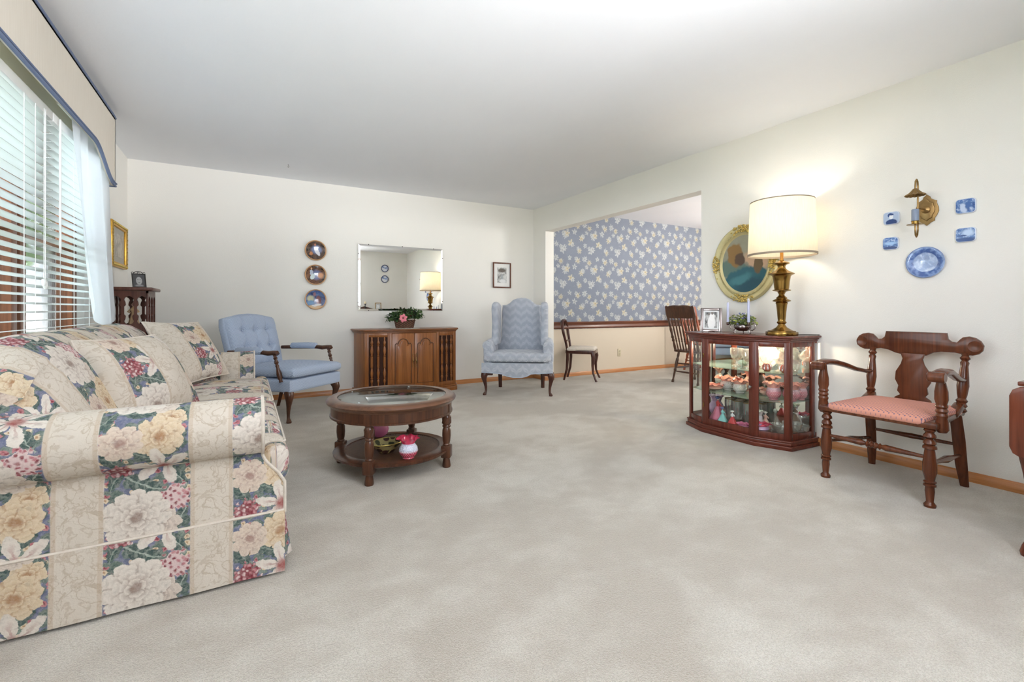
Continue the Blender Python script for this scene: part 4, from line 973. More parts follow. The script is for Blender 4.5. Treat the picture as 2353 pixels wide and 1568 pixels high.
for (x_, y_, r_, lb) in [(3.335, 2.035, .030, 'ruby and crystal ribbed dish near the front of the top shelf'), (3.36, 1.915, .034, 'ruby and crystal ribbed dish in the angled end of the top shelf')]:
    o = thing('ribbed_dish', lb, 'glassware', (x_, y_, S1), 0, 'crystal on the upper glass shelf')
    MB().shell([(r_*.6, 0), (r_, .012), (r_, .04), (r_*.7, .055), (0, .06)], n=24).build('bowl', m_rubyd, o)
    b = MB()
    for k in range(8): a = k*pi/4; b.tube([(r_*1.03*cos(a), r_*1.03*sin(a), .01), (r_*1.04*cos(a), r_*1.04*sin(a), .04), (r_*.5*cos(a), r_*.5*sin(a), .06)], .004, 5)
    b.build('ribs', m_crys, o)
o = thing('candy_jar', 'lidded crystal candy jar at the wall end of the top shelf', 'glassware', (3.48, 1.93, S1), 0, 'crystal on the upper glass shelf')
MB().shell([(.03, 0), (.045, .02), (.05, .06), (.045, .065)], n=12).build('jar', m_crys, o)
MB().shell([(.048, .064), (.03, .085), (.008, .092), (.014, .105), (.012, .115), (0, .12)], n=12).build('lid', m_crys, o)
G2 = 'ruffled art glass on the middle shelf'
ruffled_vase((3.36, 2.50, S2), .07, .045, m_peach, m_coral, 'ruffled_dish', 'low coral ruffled dish at the left front of the middle shelf', 'dish', 9, .14, .9, 1.15, G2)
ruffled_vase((3.45, 2.43, S2), .065, .105, m_milk, m_coral, 'ruffled_bowl', 'white hobnail bowl with wide coral ruffle left of centre on the middle shelf', 'bowl', 8, .2, .8, 1.35, G2)
ruffled_vase((3.40, 2.295, S2), .052, .10, m_milk, m_coral, 'ruffled_bowl', 'milk white hobnail bowl with coral rim centred behind the door', 'bowl', 8, .2, .8, 1.35, G2)
ruffled_vase((3.52, 2.30, S2), .04, .17, m_peach, m_coral, 'ruffled_vase', 'tall peach vase with ruffled neck at the back of the middle shelf', 'vase', 6, .15, .4, .8, G2)
ruffled_vase((3.55, 2.59, S2), .035, .16, m_milk, m_peach, 'ruffled_vase', 'slim white vase with pale ruffle at the far left of the middle shelf', 'vase', 6, .2, .4, 1.1, G2)
ruffled_vase((3.50, 2.14, S2), .05, .05, m_peach, m_coral, 'ruffled_dish', 'small coral ruffled dish at the back between the posts', 'dish', 8, .16, .8, 1.1, G2)
ruffled_vase((3.36, 2.00, S2), .052, .125, m_pinkh, m_coral, 'ruffled_bowl', 'pink hobnail bowl with coral ruffle beside the right post', 'bowl', 8, .18, .75, 1.2, G2)
ruffled_vase((3.42, 1.905, S2), .058, .12, m_pinkh, m_coral, 'ruffled_bowl', 'large pink hobnail bowl in the angled end of the middle shelf', 'bowl', 8, .18, .75, 1.15, G2)
ruffled_vase((3.53, 1.90, S2), .045, .12, m_pinkh, m_coral, 'ruffled_bowl', 'pink hobnail bowl nearest the wall on the middle shelf', 'bowl', 8, .18, .75, 1.1, G2)
def figurine(loc, h, dress, top, hat, label, rz=0, lean=0.0):
    o = thing('porcelain_figurine', label, 'figurine', loc, rz, 'porcelain ladies on the cabinet floor')
    MB().shell([(h*.30, 0), (h*.31, .01), (h*.26, h*.16), (h*.17, h*.34), (h*.085, h*.52), (h*.07, h*.55)], n=32, fn=lambda p, r, z, a: [p[0]*(1+.07*sin(7*a)), p[1]*(1+.07*sin(7*a)), z]).build('gown', dress, o)
    b = MB(); b.lathe([(h*.07, h*.53), (h*.09, h*.62), (h*.10, h*.70), (h*.05, h*.76), (h*.028, h*.79), (h*.03, h*.81)], n=16, sy=.75)
    for s in (-1, 1): b.tube([(s*h*.09, 0, h*.71), (s*h*.15, -h*.04, h*.60), (s*h*.07, -h*.12, h*.56)], [h*.032, h*.028, h*.02], 8)
    b.build('bodice', top, o)
    b = MB(); b.ball((0, 0, h*.87), (h*.06, h*.062, h*.075), 14); b.ball((0, -h*.062, h*.862), (h*.01, h*.012, h*.014), 6); b.ball((h*.07, -h*.13, h*.555), h*.022, 8); b.ball((-h*.07, -h*.13, h*.555), h*.022, 8); b.build('head', m_skin, o)
    b = MB(); b.ball((0, h*.02, h*.90), (h*.075, h*.075, h*.07), 14); b.lathe([(0, 0), (h*.12, -.002), (h*.11, .003), (0, .006)], (0, h*.01, h*.915), 16); b.build('bonnet', hat, o)
    return o
m_skin = plain('porcelain_skin', (238, 208, 190), .3); m_pd = plain('porcelain_rose', (206, 108, 138), .2, var=.2, vs=30); m_td = plain('porcelain_aqua', (140, 204, 206), .2, var=.2, vs=30)
m_wd = plain('porcelain_white', (236, 234, 236), .2, var=.08, vs=40); m_bd = plain('porcelain_blue', (80, 96, 150), .25); m_rd = plain('porcelain_red', (196, 60, 66), .25)
figurine((3.335, 2.445, S3), .195, m_pd, m_rd, m_bd, 'porcelain lady in a rose gown and blue bonnet behind the door', 1.2)
figurine((3.29, 2.37, S3), .12, m_td, m_td, m_bd, 'small porcelain lady in an aqua gown in front of the rose one', 1.5)
figurine((3.27, 2.27, S3), .115, m_rd, m_wd, m_wd, 'porcelain lady in white with a red skirt near the glass door', 1.5)
figurine((3.40, 2.085, S3), .13, m_peach, m_peach, m_wd, 'cream and peach porcelain lady beside the milk glass vase', 1.5)
ruffled_vase((3.45, 2.545, S3), .06, .17, m_lil, m_lil, 'ruffled_vase', 'lilac opal vase at the left corner of the cabinet floor', 'vase', 8, .12, .6, .9)
for i, (x_, y_) in enumerate([(3.50, 2.45), (3.55, 2.38), (3.47, 2.36), (3.52, 2.29), (3.46, 2.26), (3.54, 2.21)]):
    o = thing('stem_glass', 'clear ribbed tumbler among the row behind the porcelain ladies', 'glass', (x_, y_, S3), 0, 'ribbed tumblers on the cabinet floor')
    MB().shell([(.028, 0), (.03, .01), (.04, .06), (.043, .12), (.041, .155), (.038, .155), (.038, .06), (.025, .012), (0, .01)], n=24, fn=lambda p, r, z, a: [p[0]*(1+.05*sin(12*a)), p[1]*(1+.05*sin(12*a)), z]).build('tumbler', m_crysc, o)
    MB().shell([(.0415, .150), (.042, .158), (.0385, .158), (.038, .150)], n=24).build('gilt_rim', m_brassd, o)
ruffled_vase((3.36, 2.12, S3), .034, .13, glaze('milk_glass_white', (240, 240, 244), .15), m_milk, 'milk_glass_vase', 'white milk glass vase with crimped top at the right pane', 'vase', 8, .16, .8, 1.2)
ruffled_vase((3.29, 2.055, S3), .058, .058, m_lil, m_rub, 'ruffled_dish', 'low lilac dish with red ruffle at the front of the cabinet floor', 'dish', 8, .18, .85, 1.1)
ruffled_vase((3.28, 2.18, S3), .04, .03, m_pink, m_pink, 'ruffled_dish', 'tiny pink dish at the foot of the door glass', 'dish', 8, .18, .85, 1.1)
o = thing('crystal_basket', 'crystal basket with tall hoop handle at the right end of the cabinet', 'glassware', (3.43, 1.90, S3))
MB().shell([(.035, 0), (.05, .02), (.062, .06), (.07, .075), (.064, .075), (.045, .02), (0, .01)], n=14, fn=ruffle(.12, 7, .03, .075)).build('basket', m_crys, o)
MB().tube([(0, -.06*cos(a), .065+.085*sin(a)) for a in [pi*k/16 for k in range(17)]], .0045, 8).build('handle', m_crys, o)
for i, (x_, y_) in enumerate([(3.36, 1.94), (3.50, 1.87), (3.40, 2.0)]):
    o = thing('crystal_bowl', ['faceted crystal bowl in front of the hoop-handled basket', 'faceted crystal bowl nearest the wall on the cabinet floor', 'faceted crystal bowl behind the red-ruffled dish'][i], 'glassware', (x_, y_, S3), i, 'crystal bowls on the cabinet floor')
    MB().shell([(.025, 0), (.04, .02), (.046, .045), (.05, .05), (.044, .05), (.03, .015), (0, .01)], n=9, fn=ruffle(.15, 9, .02, .05)).build('bowl', m_crys, o)
o = thing('glass_egg', 'small white glass egg on the cabinet floor', 'ornament', (3.50, 2.07, S3)); MB().lathe([(.012, 0), (.006, .01), (.006, .10), (.014, .105)], n=12).build('pedestal', m_crys, o); MB().ball((0, 0, .122), (.014, .014, .018), 12).build('egg', m_wd, o)

# things on top of the cabinet --------------------------------------------------
o = thing('table_lamp', 'tall brass urn table lamp with lit drum shade on the curio cabinet', 'lamp', (3.385, 1.955, ZT))
octg = [(.105*cos(radians(22.5+45*k)), .105*sin(radians(22.5+45*k))) for k in range(8)]
b = MB(); b.prism(octg, 0, .026, .004); b.prism([(p[0]*.86, p[1]*.86) for p in octg], .026, .034, .003); b.build('base', m_brass, o)
b = MB(); b.lathe([(.075, .034), (.06, .042), (.035, .058), (.024, .075), (.022, .082), (.030, .088), (.032, .095), (.026, .102), (.024, .108), (.026, .12), (.030, .17), (.036, .225), (.040, .235), (.036, .240), (.058, .248), (.060, .252), (.044, .262), (.034, .268), (.036, .274), (.022, .286), (.018, .296), (.024, .310), (.030, .318), (.058, .324), (.060, .330), (.046, .335), (.048, .345), (.052, .39), (.058, .428), (.064, .436), (.082, .444), (.084, .449), (.062, .460), (.040, .472), (.026, .488), (.024, .50), (.030, .512), (.050, .520), (.052, .526), (.036, .534), (.016, .542), (.014, .55)], n=36); b.build('urn_stem', m_brass, o)
MB().tube([(0, 0, .545), (0, 0, .66)], .011, 12).build('neck', plain('amber_brass', (196, 136, 60), .35, .6), o)
MB().lathe([(0, .66), (.02, .66), (.02, .72), (.012, .73), (0, .73)], n=16).build('socket', m_brass, o)
b = MB(); sh0, sh1 = .582, .975; r0, r1 = .222, .206
b.shell([(r0, sh0), (r1, sh1), (r1-.002, sh1), (r0-.002, sh0), (r0, sh0)], n=72); b.build('lamp_shade', m_shade, o)
b = MB(); b.shell([(r0+.001, sh0-.002), (r0+.002, sh0+.012), (r0-.003, sh0+.012), (r0-.003, sh0-.002), (r0+.001, sh0-.002)], n=72); b.shell([(r1+.001, sh1-.006), (r1+.001, sh1+.001), (r1-.003, sh1+.001), (r1-.003, sh1-.006), (r1+.001, sh1-.006)], n=72); b.build('shade_trim', m_shadetrim, o)
b = MB()
for k in range(3): a = 2*pi*k/3; b.tube([(0, 0, .94), (r1*.98*cos(a), r1*.98*sin(a), .968)], .002, 5)
b.tube([(0, 0, .94), (0, 0, .99)], .003, 6); b.build('shade_spider', m_brass, o)
t = Mt('bulb_glow', .3); t.b.inputs['Emission Color'].default_value = (1, .85, .6, 1); t.b.inputs['Emission Strength'].default_value = 30; t.color((1, 1, 1, 1))
MB().ball((0, 0, .775), (.032, .032, .045), 16).build('bulb', t.m, o)
point('lamp_bulb', (3.385, 1.955, ZT+.84), LAMP_W, (1, .95, .87), .04)
MB().tube([(.08, -.06, .004), (.13, -.075, .004), (.17, -.10, .004), (.20, -.13, .004), (.215, -.15, .004)], .003, 6).build('power_cord', m_black, o)

m_photo = Mt('mono_wedding_photo', .25); c = m_photo.coord()
_v = m_photo.mapv(c, sc=(1/.07, 1/.095, 1), loc=(0, 0, 0))
m_photo.color(paint(m_photo, _v, m_photo.ramp(m_photo.noise(_v, 2.5, 3), [(.35, lin((70, 72, 74))), (.6, lin((190, 190, 190)))]), [(.05, -.25, .42, .62, 0, (236, 236, 236), .05), (.1, .25, .3, .35, 0, (240, 240, 240), .05), (.12, .62, .13, .15, 0, (120, 112, 108), .05), (-.25, .5, .10, .12, 0, (110, 104, 100), .05)], .06)); m_photo = m_photo.m
def picture_frame(name, label, cat, M, w, h, fw_, depth, mframe, mpic, matw=0, mmat=None, stand=False, group=None, glass=True):
    """M: local x right, y up, z out of the picture"""
    o = thing(name, label, cat, M.translation, 0, group); inv = WM(o).inverted()
    def bb(nm, mat_, f, par=o): b = MB(); f(b); return b.build(nm, mat_, par, world=True)
    def fr(b):
        for x0, x1, y0, y1 in [(-w/2, -w/2+fw_, -h/2, h/2), (w/2-fw_, w/2, -h/2, h/2), (-w/2+fw_, w/2-fw_, h/2-fw_, h/2), (-w/2+fw_, w/2-fw_, -h/2, -h/2+fw_)]:
            b.b2((x0, y0, 0), (x1, y1, depth), min(fw_, depth)*.25, M)
    bb('frame', mframe, fr)
    bb('backing', m_black, lambda b: b.b2((-w/2+fw_*.5, -h/2+fw_*.5, .0005), (w/2-fw_*.5, h/2-fw_*.5, depth*.3), 0, M))
    if matw: bb('mat_board', mmat, lambda b: b.b2((-w/2+fw_*.9, -h/2+fw_*.9, depth*.3), (w/2-fw_*.9, h/2-fw_*.9, depth*.42), 0, M))
    pic = MB().b2((-w/2+fw_+matw, -h/2+fw_+matw, depth*.42), (w/2-fw_-matw, h/2-fw_-matw, depth*.5))
    ob = pic.build('picture', mpic, o); ob.matrix_basis = inv @ M
    return o
def tiltM(x, y, z, face, h, tilt):    # standing picture, lower edge on z, face=(dx,dy) outward
    f = Vector((*face, 0)).normalized(); right = Vector((-f.y, f.x, 0)); n_ = (f*cos(tilt)+Vector((0, 0, 1))*sin(tilt)); up = n_.cross(right)
    return MXa(Vector((x, y, z))+up*(h/2), right, up, n_)
M = tiltM(3.36, 2.53, ZT+.002, (-1, -.55), .20, .18)
o = picture_frame('photo_frame', 'silver photo frame with a black and white wedding picture on the cabinet', 'picture frame', M, .165, .20, .022, .014, m_silver, m_photo, .012, m_white)
MB().b2((-.025, -.09, -.06), (.025, .06, -.055), 0, M @ TR(0, 0, 0, -.35)).build('easel_back', m_black, o, world=True)
# candle bowl
o = thing('centrepiece_bowl', 'tarnished silver footed bowl with curled handles holding flowers and tapers', 'bowl', (3.42, 2.285, ZT))
MB().shell([(.03, .018), (.055, .03), (.064, .05), (.060, .068), (.056, .072), (.053, .068), (.055, .05), (.03, .026), (0, .024)], n=32).build('bowl', m_silver, o)
for k in range(3):
    a = 2*pi*k/3+.5; MB().tube([(.05*cos(a), .05*sin(a), .03), (.062*cos(a), .062*sin(a), .016), (.06*cos(a), .06*sin(a), .004), (.07*cos(a), .07*sin(a), .003)], .004, 8).build('foot', m_silver, o)
for s in (-1, 1): MB().tube([(s*.05, 0, .03), (s*.07, 0, .022), (s*.09, -0, .04), (s*.093, 0, .062), (s*.08, 0, .078), (s*.070, 0, .07)], .0045, 8, m=TR(0, 0, 0, 0, 0, -1.25)).build('handle', m_silver, o)
t = Mt('spray_leaf', .7); t.color(t.mix(t.ss(t.noise(t.coord(), 30, 2), .4, .6), lin((92, 112, 60)), lin((160, 172, 90)))); m_spray = t.m
def sprays(par, c, R_, n, sz, mat, nm, seed, flat=.7, zmin=-.2, elong=2.0):
    rnd = random.Random(seed); b = MB()
    for _ in range(n):
        a = rnd.uniform(0, 2*pi); ph = math.acos(rnd.uniform(zmin, 1)); rr = R_*rnd.uniform(.35, 1)
        p = (c[0]+rr*sin(ph)*cos(a), c[1]+rr*sin(ph)*sin(a), c[2]+rr*flat*cos(ph)); s_ = sz*rnd.uniform(.6, 1.3)
        b.raw([(-s_*elong/2, 0, 0), (0, -s_*.4, s_*.15), (s_*elong/2, 0, 0), (0, s_*.4, s_*.15)], [[0, 1, 2], [0, 2, 3]], TR(*p, rnd.uniform(-1, 1), rnd.uniform(-1, 1), rnd.uniform(0, 6)))
    ob = b.build(nm, mat, par); return ob
bq = thing('dried_flower_arrangement', 'spray of green leaves and small violet-blue flowers in the silver bowl', 'flowers', (3.42, 2.285, ZT+.07))
sprays(bq, (0, 0, .01), .105, 420, .016, m_spray, 'foliage', 3, .75)['kind'] = 'stuff'
ob = sprays(bq, (0, 0, .018), .095, 130, .014, plain('violet_petal', (128, 130, 190), .7), 'blossoms', 4, .8, elong=1.2); ob['kind'] = 'stuff'
ob = sprays(bq, (0, 0, .02), .09, 50, .013, plain('lilac_petal', (206, 190, 214), .7), 'blossoms', 5, .8, elong=1.2); ob['kind'] = 'stuff'
m_taper = plain('pale_blue_wax', (190, 194, 222), .35, coat=.2)
for (x_, y_, h_, lb) in [(3.365, 2.375, .17, 'pale blue taper candle left of the flower bowl'), (3.45, 2.255, .20, 'pale grey taper candle at the back of the flower bowl'), (3.375, 2.205, .18, 'pale blue taper candle right of the flower bowl')]:
    o = thing('taper_candle', lb, 'candle', (x_, y_, ZT+.075), 0, 'tapers in the silver bowl')
    MB().lathe([(.0105, 0), (.0095, h_-.01), (.006, h_), (0, h_)], n=16).build('wax', m_taper if 'grey' not in lb else plain('grey_wax', (206, 206, 212), .35), o)
    MB().tube([(0, 0, h_), (0, 0, h_+.008)], .001, 5).build('wick', m_black, o)
    MB().lathe([(.008, -.012), (.014, -.004), (.014, .014), (.011, .014), (0, .0)], n=16).build('candle_cup', m_silver, o)

# oval picture above the cabinet: plain landscape stand-in
o = thing('oval_picture', 'oval painting in a carved gilt frame behind the lamp', 'painting', (XR, 2.395, 1.375))
ow, oh = .285, .322
def ring(b, prof, n=96):
    vs = []; fs = []
    for (d, h_) in prof:
        for k in range(n): a = 2*pi*k/n; vs.append((-h_, (ow+d)*cos(a), (oh+d)*sin(a)))
    P_ = len(prof)
    for i in range(P_):
        for k in range(n): fs.append([i*n+k, i*n+(k+1) % n, ((i+1) % P_)*n+(k+1) % n, ((i+1) % P_)*n+k])
    b.raw(vs, fs)
m_gilt = Mt('gilt_frame', .45, .25); c = m_gilt.coord(); m_gilt.color(m_gilt.mix(m_gilt.noise(c, 12, 3), lin((172, 164, 120)), lin((212, 200, 152)))); m_gilt = m_gilt.m
b = MB(); ring(b, [(0, 0), (0, .02), (-.012, .03), (-.035, .026), (-.05, .016), (-.058, .024), (-.066, .026), (-.075, .014), (-.085, .010), (-.085, 0)]); b.build('frame', m_gilt, o)
b = MB(); n = 110
for k in range(n): a = 2*pi*k/n; b.ball((-.026, (ow-.055)*cos(a), (oh-.055)*sin(a)), (.004, .0045, .0045), 6)
b.build('beading', m_gilt, o)
m_gilt2 = plain('bright_gilt', (206, 180, 104), .35, .7, var=.3, vs=40)
for a0, wd_ in ((pi/2, .34), (-pi/2, .30), (0, .24), (pi, .24)):
    b = MB(); rnd = random.Random(int(a0*10)+50)
    for _ in range(70):
        a = a0+rnd.gauss(0, wd_*.5); d = rnd.uniform(-.06, 0.0)
        b.ball((-.026-rnd.uniform(0, .012), (ow+d)*cos(a), (oh+d)*sin(a)), (.007, rnd.uniform(.005, .011), rnd.uniform(.004, .009)), 6)
    b.build('carved_ornament', m_gilt2, o)
t = Mt('oval_landscape_painting', .35, coat=.2); c = t.coord(); yy_, zz_ = t.sep(c)[1:]; v = t.comb(yy_*(-1/.2), zz_*(1/.24)); nzc = t.noise(v, 3, 4)
t.color(paint(t, v, t.mix(nzc, lin((132, 134, 118)), lin((160, 158, 140))), [(.6, .1, .7, .30, 0, (196, 164, 136), .35), (-.5, -.15, .75, .35, -.15, (92, 116, 108), .15), (-.42, .32, .34, .42, .1, (140, 108, 62), .12), (-.2, .15, .22, .2, 0, (86, 66, 52), .2), (.1, -.75, 1.2, .62, .12, (42, 92, 104), .08), (.45, -.85, .8, .35, 0, (34, 74, 88), .25), (-.2, -.55, .5, .16, .3, (66, 120, 128), .4), (.62, -.05, .16, .34, 0, (104, 84, 54), .15)], .16, 3))
b = MB(); vs = [(-.011, 0, 0)]+[(-.011, (ow-.082)*cos(2*pi*k/96), (oh-.082)*sin(2*pi*k/96)) for k in range(96)]
b.raw(vs+[(-.001, p[1], p[2]) for p in vs[1:]], [[0, 1+k, 1+(k+1) % 96] for k in range(96)]+[[1+k, 97+k, 97+(k+1) % 96, 1+(k+1) % 96] for k in range(96)]); b.build('canvas', t.m, o)

# ------------------------------------------------------------------ sconce and blue plates (right wall)
so_ = thing('wall_sconce', 'antique brass wall sconce with fluted hood and scalloped back plate', 'sconce', (XR, 1.205, 1.6))
bpz = [(-0.006, 0.095), (-0.022, 0.080), (-0.027, 0.066), (-0.042, 0.056), (-0.054, 0.050), (-0.053, 0.036), (-0.062, 0.009), (-0.063, -0.016), (-0.054, -0.039), (-0.044, -0.055), (-0.044, -0.070), (-0.026, -0.079), (-0.006, -0.097), (0.012, -0.079), (0.030, -0.070), (0.030, -.055), (0.042, -0.039), (0.051, -0.016), (0.050, 0.009), (0.041, 0.036), (0.042, 0.050), (0.030, 0.056), (0.015, 0.066), (0.010, 0.080)]
M = MXa((0, 0, 0), (0, 1, 0), (0, 0, 1), (-1, 0, 0))
b = MB(); b.prism(bpz, 0, .010, .003, m=M @ TR(0, 0, 0)); b.prism([(p[0]*.72-.002, p[1]*.72) for p in bpz], .010, .018, .005, m=M); b.lathe([(.022, 0), (.022, .03), (.014, .036), (0, .04)], n=20, m=M @ TR(-.006, 0, 0)); b.build('back_plate', m_brassd, so_)
SX = -.155
b = MB(); b.tube([(-.03, -.006, 0), (SX+.03, -.006, 0)], .005, 8)
b.tube([(SX+.028, -.004, -.13), (SX+.028, -.004, .125), (SX+.024, -.004, .155), (SX+.010, -.004, .168), (SX-.004, -.004, .155), (SX-.008, -.004, .12), (SX-.008, -.004, .105)], .0048, 8)
b.tube([(SX+.028, -.004, -.13), (SX+.02, -.004, -.165), (SX+.008, -.004, -.175), (SX-.004, -.004, -.165), (SX-.008, -.004, -.135), (SX-.008, -.004, -.10)], .0048, 8); b.build('arm', m_brassd, so_)
b = MB(); b.shell([(.006, .112), (.012, .108), (.022, .094), (.034, .080), (.050, .070), (.049, .068), (.033, .077), (.02, .090), (.010, .104)], (SX-.008, -.004, 0), 48, fn=lambda p, r, z, a: [p[0]*(1+.06*sin(14*a)), p[1]*(1+.06*sin(14*a)), z+.002*sin(14*a)*(r > .03)]); b.build('hood', m_brassd, so_)
b = MB(); b.lathe([(.040, -.105), (.041, -.102), (.02, -.105), (.018, -.104), (.018, -.085), (.021, -.082), (.0, -.08)], (SX-.008, -.004, 0), 28); b.build('drip_pan', m_brass, so_)
o = thing('sconce_candle', 'short blue-grey pillar candle standing in the wall sconce', 'candle', (XR+SX-.008, 1.201, 1.518))
MB().lathe([(.018, 0), (.018, .066), (.016, .07), (.004, .068), (0, .067)], n=20).build('wax', plain('slate_wax', (128, 140, 162), .5), o)
def delft(name, seed, blobs, dark=(34, 70, 130), light=(190, 208, 232), sc=2.2):
    t = Mt(name, .12, 0, .6, .5); v = t.coord('Generated'); xx_, yy_, zz_ = t.sep(v)
    v = t.comb(yy_*(-2)+1.0, zz_*2-1.0); nz = t.noise(t.mapv(v, loc=(seed, seed, 0)), sc, 5, .65, .8)
    base_ = t.ramp(nz, [(.36, lin(dark)), (.5, lin((84, 122, 182))), (.66, lin(light))])
    return t, v, base_, blobs
def tile(y, z, w, h, seed, blobs, label, dark=(34, 70, 130), light=(190, 208, 232), sc=2.2):
    o = thing('delft_tile', label, 'wall tile', (XR, y, z), 0, 'small blue and white wall tiles')
    t, v, base_, bl = delft('delft_tile_glaze', seed, blobs, dark, light, sc); t.color(paint(t, v, base_, bl, .06, 3))
    def rr(w_, h_, r): return [(sx_*(w_/2-r)+r*cos(a), sy_*(h_/2-r)+r*sin(a)) for sx_, sy_, a0 in ((1, 1, 0), (-1, 1, 90), (-1, -1, 180), (1, -1, 270)) for a in [radians(a0+q) for q in (0, 30, 60, 90)]]
    MB().prism(rr(w, h, .018), 0, .012, .004, m=M).build('rim', m_glaze_w, o)
    MB().prism(rr(w-.008, h-.008, .015), .0095, .0135, .0, m=M).build('painted_face', t.m, o)
m_glaze_w = plain('white_blue_glaze', (206, 214, 230), .12, coat=.5)
M = MXa((0, 0, 0), (0, -1, 0), (0, 0, 1), (-1, 0, 0))
tile(1.378, 1.580, .088, .082, 1, [(0, 0, 2, 2, 0, (168, 186, 214), .1), (.05, -.75, .75, .55, 0, (28, 62, 120), .08), (-.1, .5, .36, .36, 0, (28, 62, 120), .1), (.02, .2, .27, .42, 0, (226, 232, 240), .08), (.05, .62, .3, .16, 0, (28, 62, 120), .15)], 'small blue and white tile with a portrait bust, upper left of the sconce')
tile(1.382, 1.417, .086, .082, 2, [(0, -.9, 1.2, .4, 0, (20, 50, 110), .2), (0, 0, .8, .25, 0, (150, 186, 226), .5)], 'small blue tile with a farm scene, lower left of the sconce')
tile(1.022, 1.590, .090, .086, 3, [(-.2, -.3, .35, .7, .2, (190, 206, 230), .25), (.3, .1, .3, .6, -.2, (60, 100, 160), .3)], 'small blue tile with two seated figures, upper right of the sconce')
tile(1.022, 1.423, .090, .084, 4, [(.3, .3, .6, .5, 0, (190, 212, 240), .5), (0, -.8, 1.2, .4, 0, (34, 70, 130), .3), (-.35, -.1, .5, .12, 0, (34, 70, 130), .15)], 'small blue tile with a sailing boat, lower right of the sconce')
o = thing('delft_plate', 'round blue and white plate below the wall sconce', 'plate', (XR, 1.205, 1.280))
t, v, base_, bl = delft('delft_plate_glaze', 7, [], (40, 76, 140), (214, 228, 244), 2.4)
r_, th_ = polar(t, *t.sep(v)[:2]); col = t.mix(t.ss(r_, .60, .64), t.mix(.45, base_, lin((206, 222, 244))), t.mix(t.ss(t.noise(v, 3, 4), .42, .6), lin((62, 92, 150)), lin((120, 146, 196))))
col = t.mix(t.ss((r_-.95).abs(), .04, .02), col, lin((92, 112, 160))); t.color(col)
MB().lathe([(0, .0), (.045, .0), (.05, .004), (.075, .010), (.093, .016), (.095, .019), (.091, .020), (.062, .012), (.055, .007), (0, .006)], n=64, m=M).build('plate', t.m, o)

# ------------------------------------------------------------------ back wall
MW = MXa((0, 0, 0), (1, 0, 0), (0, 0, 1), (0, -1, 0))
def wall_plate(z, seed, bgr, blobs, label):
    o = thing('collector_plate', label, 'plate', (.681, YB, z), 0, 'painted plates in a column on the back wall')
    t = Mt('painted_plate_face', .12, 0, .6, .5); v = t.coord('Generated'); xx_, yy_, zz_ = t.sep(v); v = t.comb(xx_*2-1.0, zz_*2-1.0)
    nz = t.noise(t.mapv(v, loc=(seed, 0, 0)), 2.6, 4, .6, .6)
    t.color(paint(t, v, t.ramp(nz, [(.38, lin(bgr[0])), (.6, lin(bgr[1]))]), blobs, .09, 4))
    MB().lathe([(0, .001), (.05, .002), (.06, .006), (.09, .014), (.1055, .018), (.1055, .02), (.07, .012), (.06, .009), (0, .008)], n=64, m=MW).build('painted_face', t.m, o)
    MB().lathe([(.104, .016), (.113, .020), (.115, .023), (.112, .025), (.1035, .021)], n=64, m=MW).build('rim', m_woodrim, o) if False else MB().shell([(.1035, .017), (.113, .020), (.115, .023), (.112, .025), (.1035, .021), (.1035, .017)], n=64, m=MW).build('gilt_rim', plain('gilt_rim_tan', (196, 152, 108), .4, .3), o)
    b = MB(); b.box((0, -.002, .0), (.012, .004, .20)); b.build('hanger', m_brassd, o)
wall_plate(1.662, 1, ((40, 32, 28), (96, 70, 56)), [(.1, .1, .5, .45, 0, (112, 128, 168), .4), (.15, -.1, .2, .5, .5, (214, 216, 226), .12), (-.05, .62, .1, .16, 0, (176, 116, 92), .15), (-.45, -.35, .18, .2, 0, (188, 124, 80), .2)], 'top of three round painted plates, white-gowned figure on dark ground')
wall_plate(1.385, 2, ((48, 34, 28), (120, 78, 52)), [(.1, 0, .5, .5, 0, (96, 108, 150), .4), (.5, -.05, .28, .3, 0, (206, 150, 110), .4), (-.4, .2, .16, .35, .1, (186, 196, 212), .12), (-.3, -.2, .2, .35, -.4, (206, 220, 222), .12), (-.42, .68, .09, .13, 0, (224, 184, 140), .12)], 'middle of three round painted plates, seated figure in a pale dress')
wall_plate(1.105, 3, ((44, 62, 110), (92, 116, 160)), [(-.5, .1, .35, .3, 0, (196, 196, 168), .4), (-.5, -.35, .35, .25, 0, (110, 150, 190), .3), (-.1, .55, .13, .25, 0, (150, 110, 120), .2), (.3, -.1, .25, .5, .1, (120, 70, 74), .2), (0, -.85, .9, .25, 0, (206, 176, 140), .2), (.1, -.6, .5, .12, .2, (226, 226, 228), .2)], 'bottom of three round painted plates, bluish scene with figures')
# mirror
mo = thing('wall_mirror', 'frameless rectangular mirror with clips above the console', 'mirror', (1.681, YB, 1.375))
w2_, h2_ = .53, .397
MB().b2((-w2_, -.010, -h2_), (w2_, -.001, h2_)).build('backing', m_black, mo)
MB().b2((-w2_+.022, -.0135, -h2_+.022), (w2_-.022, -.0132+.0005, h2_-.022)).build('mirror_glass', m_mirror, mo)
b = MB(); o_ = [(-w2_, -h2_), (w2_, -h2_), (w2_, h2_), (-w2_, h2_)]; i_ = [(x_-.022*(1 if x_ > 0 else -1), z_-.022*(1 if z_ > 0 else -1)) for x_, z_ in o_]
vs = [(x_, -.0101, z_) for x_, z_ in o_]+[(x_, -.0134, z_) for x_, z_ in i_]; b.raw(vs, [[k, (k+1) % 4, 4+(k+1) % 4, 4+k] for k in range(4)]); b.build('bevel_edge', m_bevel, mo, angle=5)
b = MB()
for x_, z_ in ((-.41, h2_), (0, h2_), (.41, h2_), (-.41, -h2_), (.41, -h2_), (-w2_, .28), (w2_, .28), (-w2_, -.3), (w2_, -.28)): b.box((x_, -.012, z_), (.009, .008, .009), .001)
b.build('clips', m_black, mo)
